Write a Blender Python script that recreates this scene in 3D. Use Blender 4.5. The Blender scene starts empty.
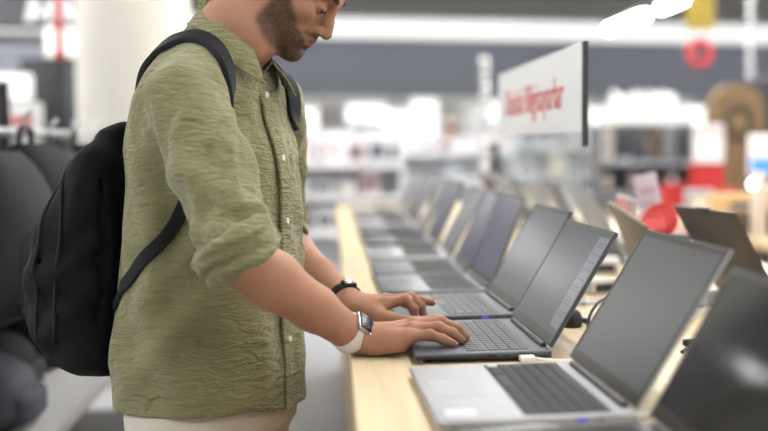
import bpy, bmesh, math, random
import numpy as np
from mathutils import Vector, Matrix
from mathutils.bvhtree import BVHTree

PI = math.pi
SC = bpy.context.scene
COL = SC.collection
rnd = random.Random(7)
R = math.radians

# ------------------------------------------------------------------ camera
CX, CY, F = 520.0, 215.5, 1157.0          # optical centre and focal length in pixels of the 768 wide frame
CAM = np.array([0.0, 0.0, 1.241])
YAW = math.atan((CX - 330.0) / F)
PIT = math.atan((CY - 143.0) / F)
FW = np.array([math.sin(YAW) * math.cos(PIT), math.cos(YAW) * math.cos(PIT), -math.sin(PIT)])
RT = np.array([math.cos(YAW), -math.sin(YAW), 0.0])
UP = np.cross(RT, FW)


def P(px, py, Y):
    """world point on the sight line of a photo position, at depth Y"""
    d = FW * F + RT * (px - CX) - UP * (py - CY)
    return Vector(CAM + d * (Y / d[1]))


def T(px, py, z):
    d = FW * F + RT * (px - CX) - UP * (py - CY)
    return Vector(CAM + d * ((z - CAM[2]) / d[2]))


cam_d = bpy.data.cameras.new('camera')
cam = bpy.data.objects.new('camera', cam_d)
COL.objects.link(cam)
M3 = Matrix((RT, UP, -FW)).transposed()
cam.matrix_world = Matrix.Translation(Vector(CAM)) @ M3.to_4x4()
cam_d.sensor_width = 36.0
cam_d.lens = F / 768.0 * 36.0
cam_d.shift_x = -(CX - 384.0) / 768.0
cam_d.clip_start = 0.05
cam_d.clip_end = 200
cam_d.dof.use_dof = True
cam_d.dof.focus_distance = 1.93
cam_d.dof.aperture_fstop = 1.75
SC.camera = cam


# ------------------------------------------------------------------ materials
def new_mat(name):
    m = bpy.data.materials.new(name)
    m.use_nodes = True
    nt = m.node_tree
    b = nt.nodes['Principled BSDF']
    return m, nt, b


def srgb(r, g, b):
    def c(v):
        v /= 255.0
        return v / 12.92 if v <= 0.04045 else ((v + 0.055) / 1.055) ** 2.4
    return (c(r), c(g), c(b), 1.0)


def mat(name, col, rough=0.5, metal=0.0, spec=0.5, noise=0.0, nscale=40, bump=0.0, bscale=200, emit=None, estr=0.0, trans=0.0, coat=0.0):
    m, nt, b = new_mat(name)
    b.inputs['Base Color'].default_value = col
    b.inputs['Roughness'].default_value = rough
    b.inputs['Metallic'].default_value = metal
    b.inputs['Specular IOR Level'].default_value = spec
    b.inputs['Transmission Weight'].default_value = trans
    b.inputs['Coat Weight'].default_value = coat
    if emit:
        b.inputs['Emission Color'].default_value = emit
        b.inputs['Emission Strength'].default_value = estr
    if noise > 0 or bump > 0:
        tc = nt.nodes.new('ShaderNodeTexCoord')
        n = nt.nodes.new('ShaderNodeTexNoise')
        n.inputs['Scale'].default_value = nscale
        n.inputs['Detail'].default_value = 3
        nt.links.new(tc.outputs['Object'], n.inputs['Vector'])
        if noise > 0:
            mx = nt.nodes.new('ShaderNodeMixRGB')
            mx.blend_type = 'MULTIPLY'
            mx.inputs['Fac'].default_value = 1.0
            rp = nt.nodes.new('ShaderNodeValToRGB')
            lo = 1.0 - noise
            rp.color_ramp.elements[0].color = (lo, lo, lo, 1)
            rp.color_ramp.elements[0].position = 0.3
            rp.color_ramp.elements[1].position = 0.7
            nt.links.new(n.outputs['Fac'], rp.inputs['Fac'])
            mx.inputs['Color1'].default_value = col
            nt.links.new(rp.outputs['Color'], mx.inputs['Color2'])
            nt.links.new(mx.outputs['Color'], b.inputs['Base Color'])
        if bump > 0:
            n2 = nt.nodes.new('ShaderNodeTexNoise')
            n2.inputs['Scale'].default_value = bscale
            n2.inputs['Detail'].default_value = 2
            nt.links.new(tc.outputs['Object'], n2.inputs['Vector'])
            bp = nt.nodes.new('ShaderNodeBump')
            bp.inputs['Strength'].default_value = bump
            bp.inputs['Distance'].default_value = 0.002
            nt.links.new(n2.outputs['Fac'], bp.inputs['Height'])
            nt.links.new(bp.outputs['Normal'], b.inputs['Normal'])
    return m


def wood_mat(name, c1, c2, rough=0.42, axis='y'):
    m, nt, b = new_mat(name)
    tc = nt.nodes.new('ShaderNodeTexCoord')
    mp = nt.nodes.new('ShaderNodeMapping')
    s = {'y': (42, 1.6, 42), 'x': (1.6, 42, 42), 'z': (42, 42, 1.6)}[axis]
    mp.inputs['Scale'].default_value = s
    n = nt.nodes.new('ShaderNodeTexNoise')
    n.inputs['Scale'].default_value = 1.0
    n.inputs['Detail'].default_value = 5
    n.inputs['Distortion'].default_value = 0.6
    rp = nt.nodes.new('ShaderNodeValToRGB')
    rp.color_ramp.elements[0].position = 0.32
    rp.color_ramp.elements[0].color = c1
    rp.color_ramp.elements[1].position = 0.68
    rp.color_ramp.elements[1].color = c2
    nt.links.new(tc.outputs['Object'], mp.inputs['Vector'])
    nt.links.new(mp.outputs['Vector'], n.inputs['Vector'])
    nt.links.new(n.outputs['Fac'], rp.inputs['Fac'])
    nt.links.new(rp.outputs['Color'], b.inputs['Base Color'])
    b.inputs['Roughness'].default_value = rough
    return m


WHITE = mat('white_paint', srgb(236, 236, 234), 0.6, noise=0.04, nscale=3)
OFFWHITE = mat('off_white', srgb(222, 220, 214), 0.6, noise=0.05, nscale=2)
GREYW = mat('grey_wall', srgb(158, 163, 176), 0.7, noise=0.05, nscale=1.5)
CEIL = mat('ceiling_grey', srgb(150, 148, 138), 0.8, noise=0.06, nscale=1)
BLACKP = mat('black_plastic', srgb(22, 22, 24), 0.45)
DARKG = mat('dark_grey', srgb(52, 54, 58), 0.5)
RED = mat('red_plastic', srgb(190, 18, 14), 0.4)
REDM = mat('red_matt', srgb(178, 30, 28), 0.6)
STEEL = mat('brushed_steel', srgb(190, 192, 195), 0.35, metal=0.9)
LIGHTG = mat('light_grey', srgb(196, 198, 202), 0.55)
MAPLE = wood_mat('maple_top', srgb(214, 193, 156), srgb(230, 212, 178), axis='y')
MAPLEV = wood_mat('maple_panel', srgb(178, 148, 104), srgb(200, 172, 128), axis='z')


# ------------------------------------------------------------------ object helpers
def mesh_from_bm(name, bm, smooth=False, angle=None):
    me = bpy.data.meshes.new(name)
    bm.normal_update()
    bm.to_mesh(me)
    bm.free()
    if smooth:
        me.polygons.foreach_set('use_smooth', [True] * len(me.polygons))
        if angle:
            try:
                me.set_sharp_from_angle(angle=angle)
            except Exception:
                pass
    return me


def link(name, me, material, parent=None, loc=None, rot=None):
    o = bpy.data.objects.new(name, me)
    COL.objects.link(o)
    if material is not None:
        mats = material if isinstance(material, (list, tuple)) else [material]
        for m_ in mats:
            if m_.name not in me.materials:
                me.materials.append(m_)
    if parent:
        o.parent = parent
    if loc is not None:
        o.location = loc
    if rot is not None:
        o.rotation_euler = rot
    return o


def obj(name, bm, material, parent=None, loc=None, rot=None, smooth=True, angle=R(35)):
    return link(name, mesh_from_bm(name, bm, smooth, angle), material, parent, loc, rot)


def tag(o, label=None, cat=None, group=None, kind=None):
    if label:
        o['label'] = label
    if cat:
        o['category'] = cat
    if group:
        o['group'] = group
    if kind:
        o['kind'] = kind
    return o


def thing(name, label, cat, loc=(0, 0, 0), rz=0.0, group=None):
    o = bpy.data.objects.new(name, None)
    COL.objects.link(o)
    o.empty_display_size = 0.05
    o.location = loc
    o.rotation_euler = (0, 0, rz)
    return tag(o, label, cat, group)


def kids(o):
    return [c for c in bpy.data.objects if c.parent == o]


def copy_tree(o, parent=None, cache=None):
    c = o.copy()
    COL.objects.link(c)
    if parent:
        c.parent = parent
    for ch in kids(o):
        copy_tree(ch, c)
    return c


def struct(name, bm, material, **k):
    return tag(obj(name, bm, material, smooth=k.pop('smooth', False), **k), kind='structure')


def bm_new():
    return bmesh.new()


def add_box(bm, lo, hi, bev=0.0, seg=2, mtx=None):
    lo, hi = Vector(lo), Vector(hi)
    r = bmesh.ops.create_cube(bm, size=1.0)
    vs = r['verts']
    d = hi - lo
    c = (hi + lo) / 2
    for v in vs:
        v.co = Vector((v.co.x * d.x, v.co.y * d.y, v.co.z * d.z)) + c
    if bev > 0:
        es = list({e for v in vs for e in v.link_edges})
        rb = bmesh.ops.bevel(bm, geom=es, offset=min(bev, min(abs(x) for x in d) * 0.49), segments=seg, affect='EDGES', profile=0.5)
        vs = list({v for f_ in rb['faces'] for v in f_.verts} | {v for v in vs if v.is_valid})
        seen = set(vs)
        st = list(vs)
        while st:
            v = st.pop()
            for e in v.link_edges:
                w = e.other_vert(v)
                if w not in seen:
                    seen.add(w)
                    st.append(w)
        vs = list(seen)
    if mtx is not None:
        bmesh.ops.transform(bm, matrix=mtx, verts=vs)
    return vs


def box(lo, hi, bev=0.0, seg=2, mtx=None):
    bm = bm_new()
    add_box(bm, lo, hi, bev, seg, mtx)
    return bm


def add_cyl(bm, a, b, r0, r1=None, n=20, cap=True):
    a, b = Vector(a), Vector(b)
    r1 = r0 if r1 is None else r1
    d = (b - a)
    q = d.to_track_quat('Z', 'Y').to_matrix()
    ra, rb = [], []
    for i in range(n):
        t = 2 * PI * i / n
        p = Vector((math.cos(t), math.sin(t), 0))
        ra.append(bm.verts.new(a + q @ (p * r0)))
        rb.append(bm.verts.new(b + q @ (p * r1)))
    for i in range(n):
        j = (i + 1) % n
        bm.faces.new((ra[i], ra[j], rb[j], rb[i]))
    if cap:
        bm.faces.new(ra[::-1])
        bm.faces.new(rb)


def add_lathe(bm, prof, n=28, mtx=None):
    rings = []
    for r, z in prof:
        ring = []
        for i in range(n):
            t = 2 * PI * i / n
            p = Vector((r * math.cos(t), r * math.sin(t), z))
            ring.append(bm.verts.new(mtx @ p if mtx is not None else p))
        rings.append(ring)
    for a, b in zip(rings, rings[1:]):
        for i in range(n):
            j = (i + 1) % n
            bm.faces.new((a[i], a[j], b[j], b[i]))
    if prof[0][0] > 1e-6:
        bm.faces.new(rings[0][::-1])
    if prof[-1][0] > 1e-6:
        bm.faces.new(rings[-1])


def spline(pts, n=8):
    """Catmull-Rom through the points"""
    pts = [Vector(p) for p in pts]
    ext = [pts[0] * 2 - pts[1]] + pts + [pts[-1] * 2 - pts[-2]]
    out = []
    for i in range(1, len(ext) - 2):
        p0, p1, p2, p3 = ext[i - 1:i + 3]
        for k in range(n):
            t = k / n
            out.append(0.5 * ((2 * p1) + (p2 - p0) * t + (2 * p0 - 5 * p1 + 4 * p2 - p3) * t * t + (3 * p1 - p0 - 3 * p2 + p3) * t ** 3))
    out.append(pts[-1])
    return out


def add_tube(bm, pts, r, n=10, closed=False):
    pts = [Vector(p) for p in pts]
    rings = []
    nrm = None
    m = len(pts)
    for i, p in enumerate(pts):
        if closed:
            t = (pts[(i + 1) % m] - pts[i - 1]).normalized()
        else:
            t = (pts[min(i + 1, m - 1)] - pts[max(i - 1, 0)]).normalized()
        if nrm is None:
            nrm = t.orthogonal().normalized()
        nrm = (nrm - t * nrm.dot(t)).normalized()
        bn = t.cross(nrm)
        rr = r[i] if isinstance(r, (list, tuple)) else r
        rings.append([bm.verts.new(p + (nrm * math.cos(2 * PI * k / n) + bn * math.sin(2 * PI * k / n)) * rr) for k in range(n)])
    prs = list(zip(rings, rings[1:])) + ([(rings[-1], rings[0])] if closed else [])
    for a, b in prs:
        for i in range(n):
            j = (i + 1) % n
            bm.faces.new((a[i], a[j], b[j], b[i]))
    if not closed:
        bm.faces.new(rings[0][::-1])
        bm.faces.new(rings[-1])


def tube(pts, r, n=10, closed=False):
    bm = bm_new()
    add_tube(bm, pts, r, n, closed)
    return bm


def add_ribbon(bm, pts, nrms, w, th, closed=False):
    """flat band along pts, lying across nrms, rectangular section with rounded edges"""
    m = len(pts)
    rings = []
    for i in range(m):
        p = Vector(pts[i])
        if closed:
            t = (Vector(pts[(i + 1) % m]) - Vector(pts[i - 1])).normalized()
        else:
            t = (Vector(pts[min(i + 1, m - 1)]) - Vector(pts[max(i - 1, 0)])).normalized()
        nn = Vector(nrms[i])
        nn = (nn - t * nn.dot(t)).normalized()
        s = t.cross(nn)
        ww = w[i] if isinstance(w, (list, tuple)) else w
        sec = [(-.5, 0), (-.5, .6), (-.44, 1), (-.2, 1.12), (.2, 1.12), (.44, 1), (.5, .6), (.5, 0)]
        rings.append([bm.verts.new(p + s * (a * ww) + nn * (b * th)) for a, b in sec])
    k = 8
    prs = list(zip(rings, rings[1:])) + ([(rings[-1], rings[0])] if closed else [])
    for a, b in prs:
        for i in range(k):
            j = (i + 1) % k
            bm.faces.new((a[i], a[j], b[j], b[i]))
    if not closed:
        bm.faces.new(rings[0][::-1])
        bm.faces.new(rings[-1])


def text_obj(body, size, material, parent=None, name='lettering', depth=0.001, bold=0.0):
    c = bpy.data.curves.new(name, 'FONT')
    c.body = body
    c.size = size
    c.extrude = depth
    c.offset = bold
    c.align_x = 'CENTER'
    c.align_y = 'CENTER'
    o = bpy.data.objects.new(name, c)
    COL.objects.link(o)
    bpy.context.view_layer.update()
    dg = bpy.context.evaluated_depsgraph_get()
    me = bpy.data.meshes.new_from_object(o.evaluated_get(dg))
    bpy.data.objects.remove(o)
    o2 = link(name, me, material, parent)
    return o2
# ------------------------------------------------------------------ the room
CEIL_Z = 3.45
struct('floor', box((-7.5, -3.5, -0.1), (10.5, 20.4, 0.0)), mat('floor_vinyl', srgb(176, 178, 184), 0.32, noise=0.06, nscale=2))
struct('ceiling', box((-7.5, -3.5, CEIL_Z), (10.5, 20.4, CEIL_Z + 0.1)), CEIL)
struct('wall_back', box((-7.5, 20.0, 0.0), (10.5, 20.2, CEIL_Z)), GREYW)
struct('wall_left', box((-7.6, -3.5, 0.0), (-7.5, 20.2, CEIL_Z)), OFFWHITE)
struct('wall_right', box((10.5, -3.5, 0.0), (10.6, 20.2, CEIL_Z)), OFFWHITE)
bm = bm_new()
add_cyl(bm, (-1.0, 6.3, 0.0), (-1.0, 6.3, CEIL_Z), 0.285, n=64)
struct('column', bm, mat('column_paint', srgb(206, 203, 194), 0.6, noise=0.03, nscale=3), smooth=True)

LAMPM = mat('lamp_glow', (1, 1, 1, 1), 0.5, emit=(1.0, 0.985, 0.96, 1), estr=44.0)
COVE = mat('cove_glow', (1, 1, 1, 1), 0.5, emit=(1.0, 0.99, 0.98, 1), estr=0.6)
GLOW = mat('lightbox_glow', (1, 1, 1, 1), 0.5, emit=(1.0, 0.99, 0.98, 1), estr=0.5)
GLOW2 = mat('lightbox_soft_glow', (1, 1, 1, 1), 0.5, emit=(1.0, 0.99, 0.98, 1), estr=0.4)

# light cove along the top of the far wall
t = thing('cove_light', 'long white light strip running along the top of the grey far wall', 'light', (2.5, 19.9, 3.18))
obj('housing', box((-9.6, 0.02, -0.17), (7.9, 0.1, 0.17)), WHITE, t)
obj('diffuser', box((-9.5, -0.03, -0.155), (7.8, 0.02, 0.155), 0.01), COVE, t)


def linear_lamp(x, y, label, z=2.93, L=2.0, group='ceiling tube lamps'):
    t = thing('tube_lamp', label, 'lamp', (x, y, z), 0, group)
    obj('housing', box((-0.09, -L / 2 - 0.02, 0.03), (0.09, L / 2 + 0.02, 0.08), 0.01), WHITE, t)
    bm = bm_new()
    add_cyl(bm, (0, -L / 2, 0.0), (0, L / 2, 0.0), 0.045, n=20)
    obj('tube', bm, LAMPM, t)
    for s in (-1, 1):
        obj('hanger', tube([(0, s * L * 0.35, 0.08), (0, s * L * 0.35, CEIL_Z - z)], 0.006, 6), STEEL, t)
    return t


for i in range(7):
    y = 15.9 - i * 2.75
    if i == 0:
        lab = 'glowing tube lamp hung before the light strip, right of the white sign'
    elif i == 1:
        lab = 'glowing tube lamp at the top edge beside the hanging yellow sign'
    else:
        lab = 'tube lamp in the right hand row above the frame, number %s back' % ['', '', 'two', 'three', 'four', 'five', 'six'][i]
    linear_lamp(4.12, y, lab)
for i in range(7):
    linear_lamp(-2.75, 15.5 - i * 2.75, 'tube lamp in the row above the white column, %s from the far wall' % ['nearest', 'second', 'third', 'fourth', 'fifth', 'sixth', 'seventh'][i])
for i in range(5):  # the lamp at the far end is added to brighten the background
    linear_lamp(0.75, 10.75 - i * 2.75, 'tube lamp in the row above the laptop counter, %s from the far end' % ['nearest', 'second', 'third', 'fourth', 'fifth'][i])
for i in range(3):  # unseen row, added to brighten the shelving in the middle background
    linear_lamp(2.4, 10.2 - i * 2.75, 'added fill lamp above the aisle right of the counter, %s from the far end' % ['nearest', 'second', 'third'][i])
for i in range(5):
    linear_lamp(-5.6, 12.6 - i * 2.75, 'tube lamp in the row along the left wall, %s from the far end' % ['nearest', 'second', 'third', 'fourth', 'fifth'][i])
for i in range(5):
    linear_lamp(7.6, 12.6 - i * 2.75, 'tube lamp in the row along the right wall, %s from the far end' % ['nearest', 'second', 'third', 'fourth', 'fifth'][i])

# ------------------------------------------------------------------ the display counter
TZ = 0.9
t = thing('display_counter', 'long pale maple display counter carrying two rows of laptops', 'counter', (0.62, 3.6, 0))
obj('worktop', box((-0.59, -3.1, TZ - 0.042), (0.6, 2.85, TZ), 0.003), MAPLE, t)
for i in range(5):
    y0 = -3.05 + i * 1.17
    obj('front_panel', box((-0.572, y0 + 0.004, 0.09), (-0.552, y0 + 1.166, TZ - 0.042), 0.002), MAPLEV, t)
    obj('back_panel', box((0.56, y0 + 0.004, 0.09), (0.58, y0 + 1.166, TZ - 0.042), 0.002), MAPLEV, t)
obj('plinth', box((-0.52, -3.0, 0.0), (0.53, 2.75, 0.09)), DARKG, t)
obj('end_panel', box((-0.55, 2.79, 0.09), (0.56, 2.81, TZ - 0.042)), MAPLEV, t)
obj('end_panel', box((-0.55, -3.06, 0.09), (0.56, -3.04, TZ - 0.042)), MAPLEV, t)

# ------------------------------------------------------------------ laptops
ALU = mat('laptop_silver', srgb(166, 167, 171), 0.52, metal=0.25, noise=0.03, nscale=300)
ALU_D = mat('laptop_silver_deep', srgb(160, 162, 166), 0.4, metal=0.5)
GRAPH = mat('laptop_graphite', srgb(84, 87, 96), 0.5, metal=0.3, noise=0.03, nscale=300)
GUN = mat('laptop_gunmetal', srgb(84, 85, 90), 0.4, metal=0.5)
BRONZE = mat('laptop_bronze', srgb(74, 70, 66), 0.42, metal=0.45)
BRONZE2 = mat('tablet_taupe', srgb(122, 108, 90), 0.5, metal=0.2)
BLK = mat('laptop_black', srgb(30, 30, 32), 0.4)
KEYD = mat('key_dark', srgb(34, 35, 38), 0.6, spec=0.25)
KEYG = mat('key_grey', srgb(58, 60, 66), 0.5, spec=0.35)
KWELL = mat('key_well', srgb(120, 122, 127), 0.5)
BEZ = mat('bezel_black', srgb(18, 18, 20), 0.38)
HINGE = mat('hinge_grey', srgb(58, 59, 62), 0.45)
PORTB = mat('usb_port_blue', srgb(90, 84, 215), 0.4, emit=srgb(110, 100, 235), estr=0.25)
PORTK = mat('port_dark', srgb(12, 12, 13), 0.5)
STICK = mat('sticker_white', srgb(190, 192, 198), 0.5)
PAD = mat('touchpad_silver', srgb(152, 154, 158), 0.5, metal=0.2)
PADG = mat('touchpad_graphite', srgb(80, 83, 93), 0.55, metal=0.1)


def screen_mat(name, col, rough, emit, estr, spec=0.5):
    return mat(name, col, rough, 0, spec, emit=emit, estr=estr)


SCR_MATT = screen_mat('screen_matt', srgb(60, 61, 64), 0.34, srgb(130, 136, 148), 0.05, 0.38)
SCR_BLUE = screen_mat('screen_wallpaper', srgb(36, 41, 52), 0.28, srgb(112, 124, 146), 0.08, 0.3)
SCR_GLOSS = screen_mat('screen_gloss', srgb(34, 34, 36), 0.10, srgb(90, 92, 96), 0.03, 0.25)
SCR_PURP = screen_mat('screen_lilac', srgb(50, 48, 66), 0.25, srgb(116, 116, 150), 0.1, 0.5)
PANELM = mat('side_panel_glow', srgb(88, 96, 110), 0.3, emit=srgb(160, 168, 182), estr=0.04)
PANELT = mat('side_panel_text', srgb(78, 86, 100), 0.4)

_kb = {}


def keyboard_mesh(W, D, T, frame):
    """well plate plus rows of keycaps, one mesh, two materials"""
    bm = bm_new()
    kw = min(W - 0.03, 0.315)
    x1 = D / 2 - 0.030
    x0 = x1 - 0.104
    add_box(bm, (x0 - 0.003, -kw / 2 - 0.003, T - 0.0006), (x1 + 0.003, kw / 2 + 0.003, T + 0.0003), 0.0008, 1)
    nwell = len(bm.faces)
    rows = 6
    px = (x1 - x0) / rows
    numpad = kw > 0.3
    ncol = 18 if numpad else 15
    py = kw / ncol
    for r in range(rows):
        xa = x0 + r * px
        c = 0
        while c < ncol:
            w = 1
            if r == 0 and c == 4:
                w = 5
            elif r in (1, 2, 3) and c == 0:
                w = [0, 2, 2, 1][r]
            elif r in (1, 2) and c == 13 and numpad is False:
                w = 2
            w = max(1, min(w, ncol - c))
            ya = kw / 2 - c * py
            yb = ya - w * py
            g = 0.0013
            hgt = 0.0016 if r < 5 else 0.0014
            xe = xa + px - g if r < 5 else xa + px * 0.72
            vs = add_box(bm, (xa + g, yb + g, T + 0.0002), (xe, ya - g, T + hgt))
            cx, cy = (xa + xe) / 2, (ya + yb) / 2
            for v in vs:
                if v.co.z > T + 0.001:
                    v.co.x = cx + (v.co.x - cx) * 0.9
                    v.co.y = cy + (v.co.y - cy) * 0.92
            c += w
    for i, f_ in enumerate(bm.faces):
        f_.material_index = 0 if i < nwell else 1
    return bm


def laptop(label, loc, rz, W=0.34, D=0.235, T=0.016, H=0.215, lean=30.0, body=GRAPH, lid=None, key=KEYD, well=None, screen=SCR_MATT, pad=PADG,
           group=None, detail=True, blue_port=False, sticker=False, panel=False, bezel=BEZ, roll=0.0, notch=False):
    """user sits on the -X side; origin on the counter under the middle of the base"""
    t = thing('laptop', label, 'laptop', loc, rz, group)
    lid = lid or body
    well = well or body
    z0 = 0.003
    # base: thin slab, tapering to the front
    bm = box((-D / 2, -W / 2, z0), (D / 2, W / 2, T), 0.0032, 3)
    for v in bm.verts:
        if v.co.z < z0 + 0.006 and v.co.x < 0:
            v.co.z += 0.005 * min(1.0, -v.co.x / (D / 2))
    base = obj('base', bm, body, t)
    under = BLK if body in (GRAPH, GUN, BLK, BRONZE) else body
    ub = box((-D / 2 - 0.0005, -W / 2 - 0.0008, z0 + 0.0004), (D / 2 - 0.004, W / 2 + 0.0008, T - 0.0055), 0.003, 2)
    for v in ub.verts:
        if v.co.z < z0 + 0.006 and v.co.x < 0:
            v.co.z += 0.005 * min(1.0, -v.co.x / (D / 2))
    obj('bottom_cover', ub, under, base)
    for sx in (-1, 1):
        for sy in (-1, 1):
            b2 = bm_new()
            add_cyl(b2, (sx * D * 0.40, sy * W * 0.42, 0), (sx * D * 0.40, sy * W * 0.42, z0 + (0.005 if sx < 0 else 0.001)), 0.006, n=12)
            obj('rubber_foot', b2, BLACKP, base)
    k = keyboard_mesh(W, D, T, None)
    ko = obj('keyboard', k, None, base, smooth=False)
    ko.data.materials.append(well)
    ko.data.materials.append(key)
    pw = 0.105
    obj('touchpad', box((-D / 2 + 0.012, -pw / 2 + 0.012, T - 0.0006), (-D / 2 + 0.078, pw / 2 + 0.012, T + 0.0004), 0.0004, 1), pad, base)
    if detail:
        if blue_port:
            p = obj('usb_port', box((0.045, -W / 2 - 0.0006, 0.0068), (0.059, -W / 2 + 0.004, 0.0125), 0.0005, 1), PORTB, base)
            p['label'] = 'glowing violet blue USB port'
            obj('headphone_jack', box((0.072, -W / 2 - 0.0004, 0.0075), (0.079, -W / 2 + 0.004, 0.012), 0.002, 2), PORTK, base)
        else:
            obj('usb_port', box((0.005, -W / 2 - 0.0004, 0.0075), (0.02, -W / 2 + 0.004, 0.012), 0.0005, 1), PORTK, base)
        obj('card_slot', box((0.03, -W / 2 - 0.0004, 0.008), (0.04, -W / 2 + 0.004, 0.0115), 0.0005, 1), PORTK, base) if not blue_port else None
    if sticker:
        s_ = obj('sticker', box((-D / 2 + 0.014, -W / 2 + 0.022, T - 0.0002), (-D / 2 + 0.052, -W / 2 + 0.062, T + 0.0005), 0.0002, 1), STICK, base)
        s_['label'] = 'white square palm rest sticker'
    # hinge barrel
    bm = bm_new()
    add_cyl(bm, (D / 2 - 0.007, -W * 0.40, T + 0.0015), (D / 2 - 0.007, W * 0.40, T + 0.0015), 0.0052, n=14)
    obj('hinge', bm, HINGE, t)
    # lid, built upright in its own frame then leaned back
    LM = Matrix.Translation((D / 2 - 0.006, 0, T + 0.002)) @ Matrix.Rotation(R(lean), 4, 'Y') @ Matrix.Rotation(R(roll), 4, 'X')
    th = 0.0052
    bm = box((0.0, -W / 2, 0.004), (th, W / 2, H), 0.0022, 2)
    if notch:
        add_box(bm, (-0.0005, -0.035, H - 0.006), (th + 0.001, 0.035, H + 0.0035), 0.0015, 2)
    bmesh.ops.transform(bm, matrix=LM, verts=bm.verts)
    lo = obj('lid', bm, lid, t)
    bz = 0.007
    bm = bm_new()
    zb, zt = 0.006, H - 0.0015
    yb = W / 2 - 0.0015
    for lo_, hi_ in [((-0.0012, -yb, zb), (0.0004, -yb + bz, zt)), ((-0.0012, yb - bz, zb), (0.0004, yb, zt)),
                     ((-0.0012, -yb + bz, zt - bz * 1.4), (0.0004, yb - bz, zt)), ((-0.0012, -yb + bz, zb), (0.0004, yb - bz, zb + bz * 2.3))]:
        add_box(bm, lo_, hi_)
    bmesh.ops.transform(bm, matrix=LM, verts=bm.verts)
    bo = obj('bezel', bm, bezel, lo, smooth=False)
    bm = box((-0.0006, -yb + bz - 0.0005, zb + bz * 2.3 - 0.0005), (0.0004, yb - bz + 0.0005, zt - bz * 1.4 + 0.0005))
    bmesh.ops.transform(bm, matrix=LM, verts=bm.verts)
    obj('display', bm, screen, lo, smooth=False)
    bm = bm_new()
    add_cyl(bm, (-0.0016, 0, zt - bz * 0.7), (-0.0008, 0, zt - bz * 0.7), 0.0018, n=12)
    bmesh.ops.transform(bm, matrix=LM, verts=bm.verts)
    obj('webcam', bm, PORTK, lo)
    if panel:
        ya, ybb = -yb + bz + 0.003, -yb + bz + 0.062
        za, zb2 = zb + bz * 2.3 + 0.01, zt - bz * 1.4 - 0.004
        bm = box((-0.0008, ya, za), (-0.0004, ybb, zb2))
        bmesh.ops.transform(bm, matrix=LM, verts=bm.verts)
        po = obj('desktop_panel', bm, PANELM, lo, smooth=False)
        po['label'] = 'pale information column on the screen'
        bm = bm_new()
        rr = random.Random(3)
        z = zb2 - 0.012
        while z > za + 0.02:
            y = ybb - 0.004
            while y > ya + 0.012:
                w = rr.uniform(0.006, 0.02)
                add_box(bm, (-0.00095, max(ya + 0.004, y - w), z), (-0.00075, y, z + 0.0022))
                y -= w + 0.003
                if rr.random() < 0.35:
                    break
            z -= rr.choice([0.006, 0.006, 0.014])
        bmesh.ops.transform(bm, matrix=LM, verts=bm.verts)
        for_text = obj('panel_text', bm, PANELT, lo, smooth=False)
    return t


GN = 'laptops in the row nearest the man'
GF = 'laptops in the row facing away'
# row facing the shopper
laptop('black screened laptop at the bottom right corner, glossy with a lamp reflection', (0.249, 1.128, TZ), R(1.0), W=0.335, D=0.25, H=0.206, lean=30.0, body=BLK, screen=SCR_GLOSS, key=KEYD, group=GN)
laptop('open silver laptop with dark keys at the front, nearest to the camera', (0.2375, 1.504, TZ), R(1.5), W=0.345, D=0.243, H=0.229, lean=32, body=ALU, key=KEYD, well=ALU_D, pad=PAD, screen=SCR_MATT, group=GN, blue_port=True, sticker=True)
laptop('graphite laptop the man is typing on, pale column on its screen', (0.230, 1.936, TZ), R(1.3), W=0.34, D=0.216, H=0.213, lean=31, body=GRAPH, key=KEYG, screen=SCR_BLUE, group=GN, panel=True)
laptop('dark grey laptop directly behind the one being typed on', (0.231, 2.325, TZ), R(2), W=0.325, D=0.232, H=0.222, lean=30, body=GRAPH, key=KEYG, screen=SCR_BLUE, group=GN, blue_port=True)
laptop('slate laptop with upright lilac screen, second beyond the typing hands', (0.229, 2.695, TZ), R(1.5), W=0.325, D=0.245, H=0.218, lean=21, body=GUN, key=KEYD, screen=SCR_PURP, group=GN, lid=ALU_D)
far = [(3.05, GRAPH, SCR_PURP, 25, 'third'), (3.47, ALU_D, SCR_MATT, 28, 'fourth'), (3.93, GUN, SCR_BLUE, 24, 'fifth'), (4.41, GRAPH, SCR_MATT, 29, 'sixth'),
       (4.86, ALU, SCR_PURP, 26, 'seventh'), (5.30, GUN, SCR_MATT, 30, 'eighth'), (5.76, ALU, SCR_BLUE, 25, 'ninth')]
for y, b, s, le, w in far:
    nm = {id(GRAPH): 'graphite', id(ALU_D): 'dull silver', id(GUN): 'gunmetal', id(ALU): 'bright silver'}[id(b)]
    laptop('blurred %s open laptop, %s beyond the typing hands in the left row' % (nm, w), (0.228, y, TZ), R(rnd.uniform(-1, 2)), W=0.33, D=0.24, lean=le, body=b, key=KEYD, screen=s, group=GN, detail=False)
# row on the other side of the counter, seen from behind
laptop('dark bronze laptop lid seen from behind, right of the red tins', (0.968, 2.31, TZ), PI + R(5), W=0.31, D=0.22, H=0.216, lean=29, body=BRONZE, screen=SCR_MATT, key=KEYD, group=GF, notch=True)
for y, b, w in [(1.86, GUN, 'nearest'), (3.28, ALU, 'second'), (3.72, BRONZE, 'third'), (4.16, ALU, 'fourth'), (4.62, GUN, 'fifth'), (5.06, ALU_D, 'sixth'), (5.52, BRONZE, 'seventh')]:
    if w == 'nearest':
        continue
    nm = {id(BRONZE): 'bronze', id(ALU_D): 'dull silver', id(GUN): 'gunmetal', id(ALU): 'bright silver'}[id(b)]
    laptop('blurred %s laptop lid seen from behind, %s in the right row' % (nm, w), (0.925, y, TZ), PI + R(rnd.uniform(-3, 3)), W=0.325, D=0.23, lean=28, body=b, screen=SCR_MATT, group=GF, detail=False)

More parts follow.
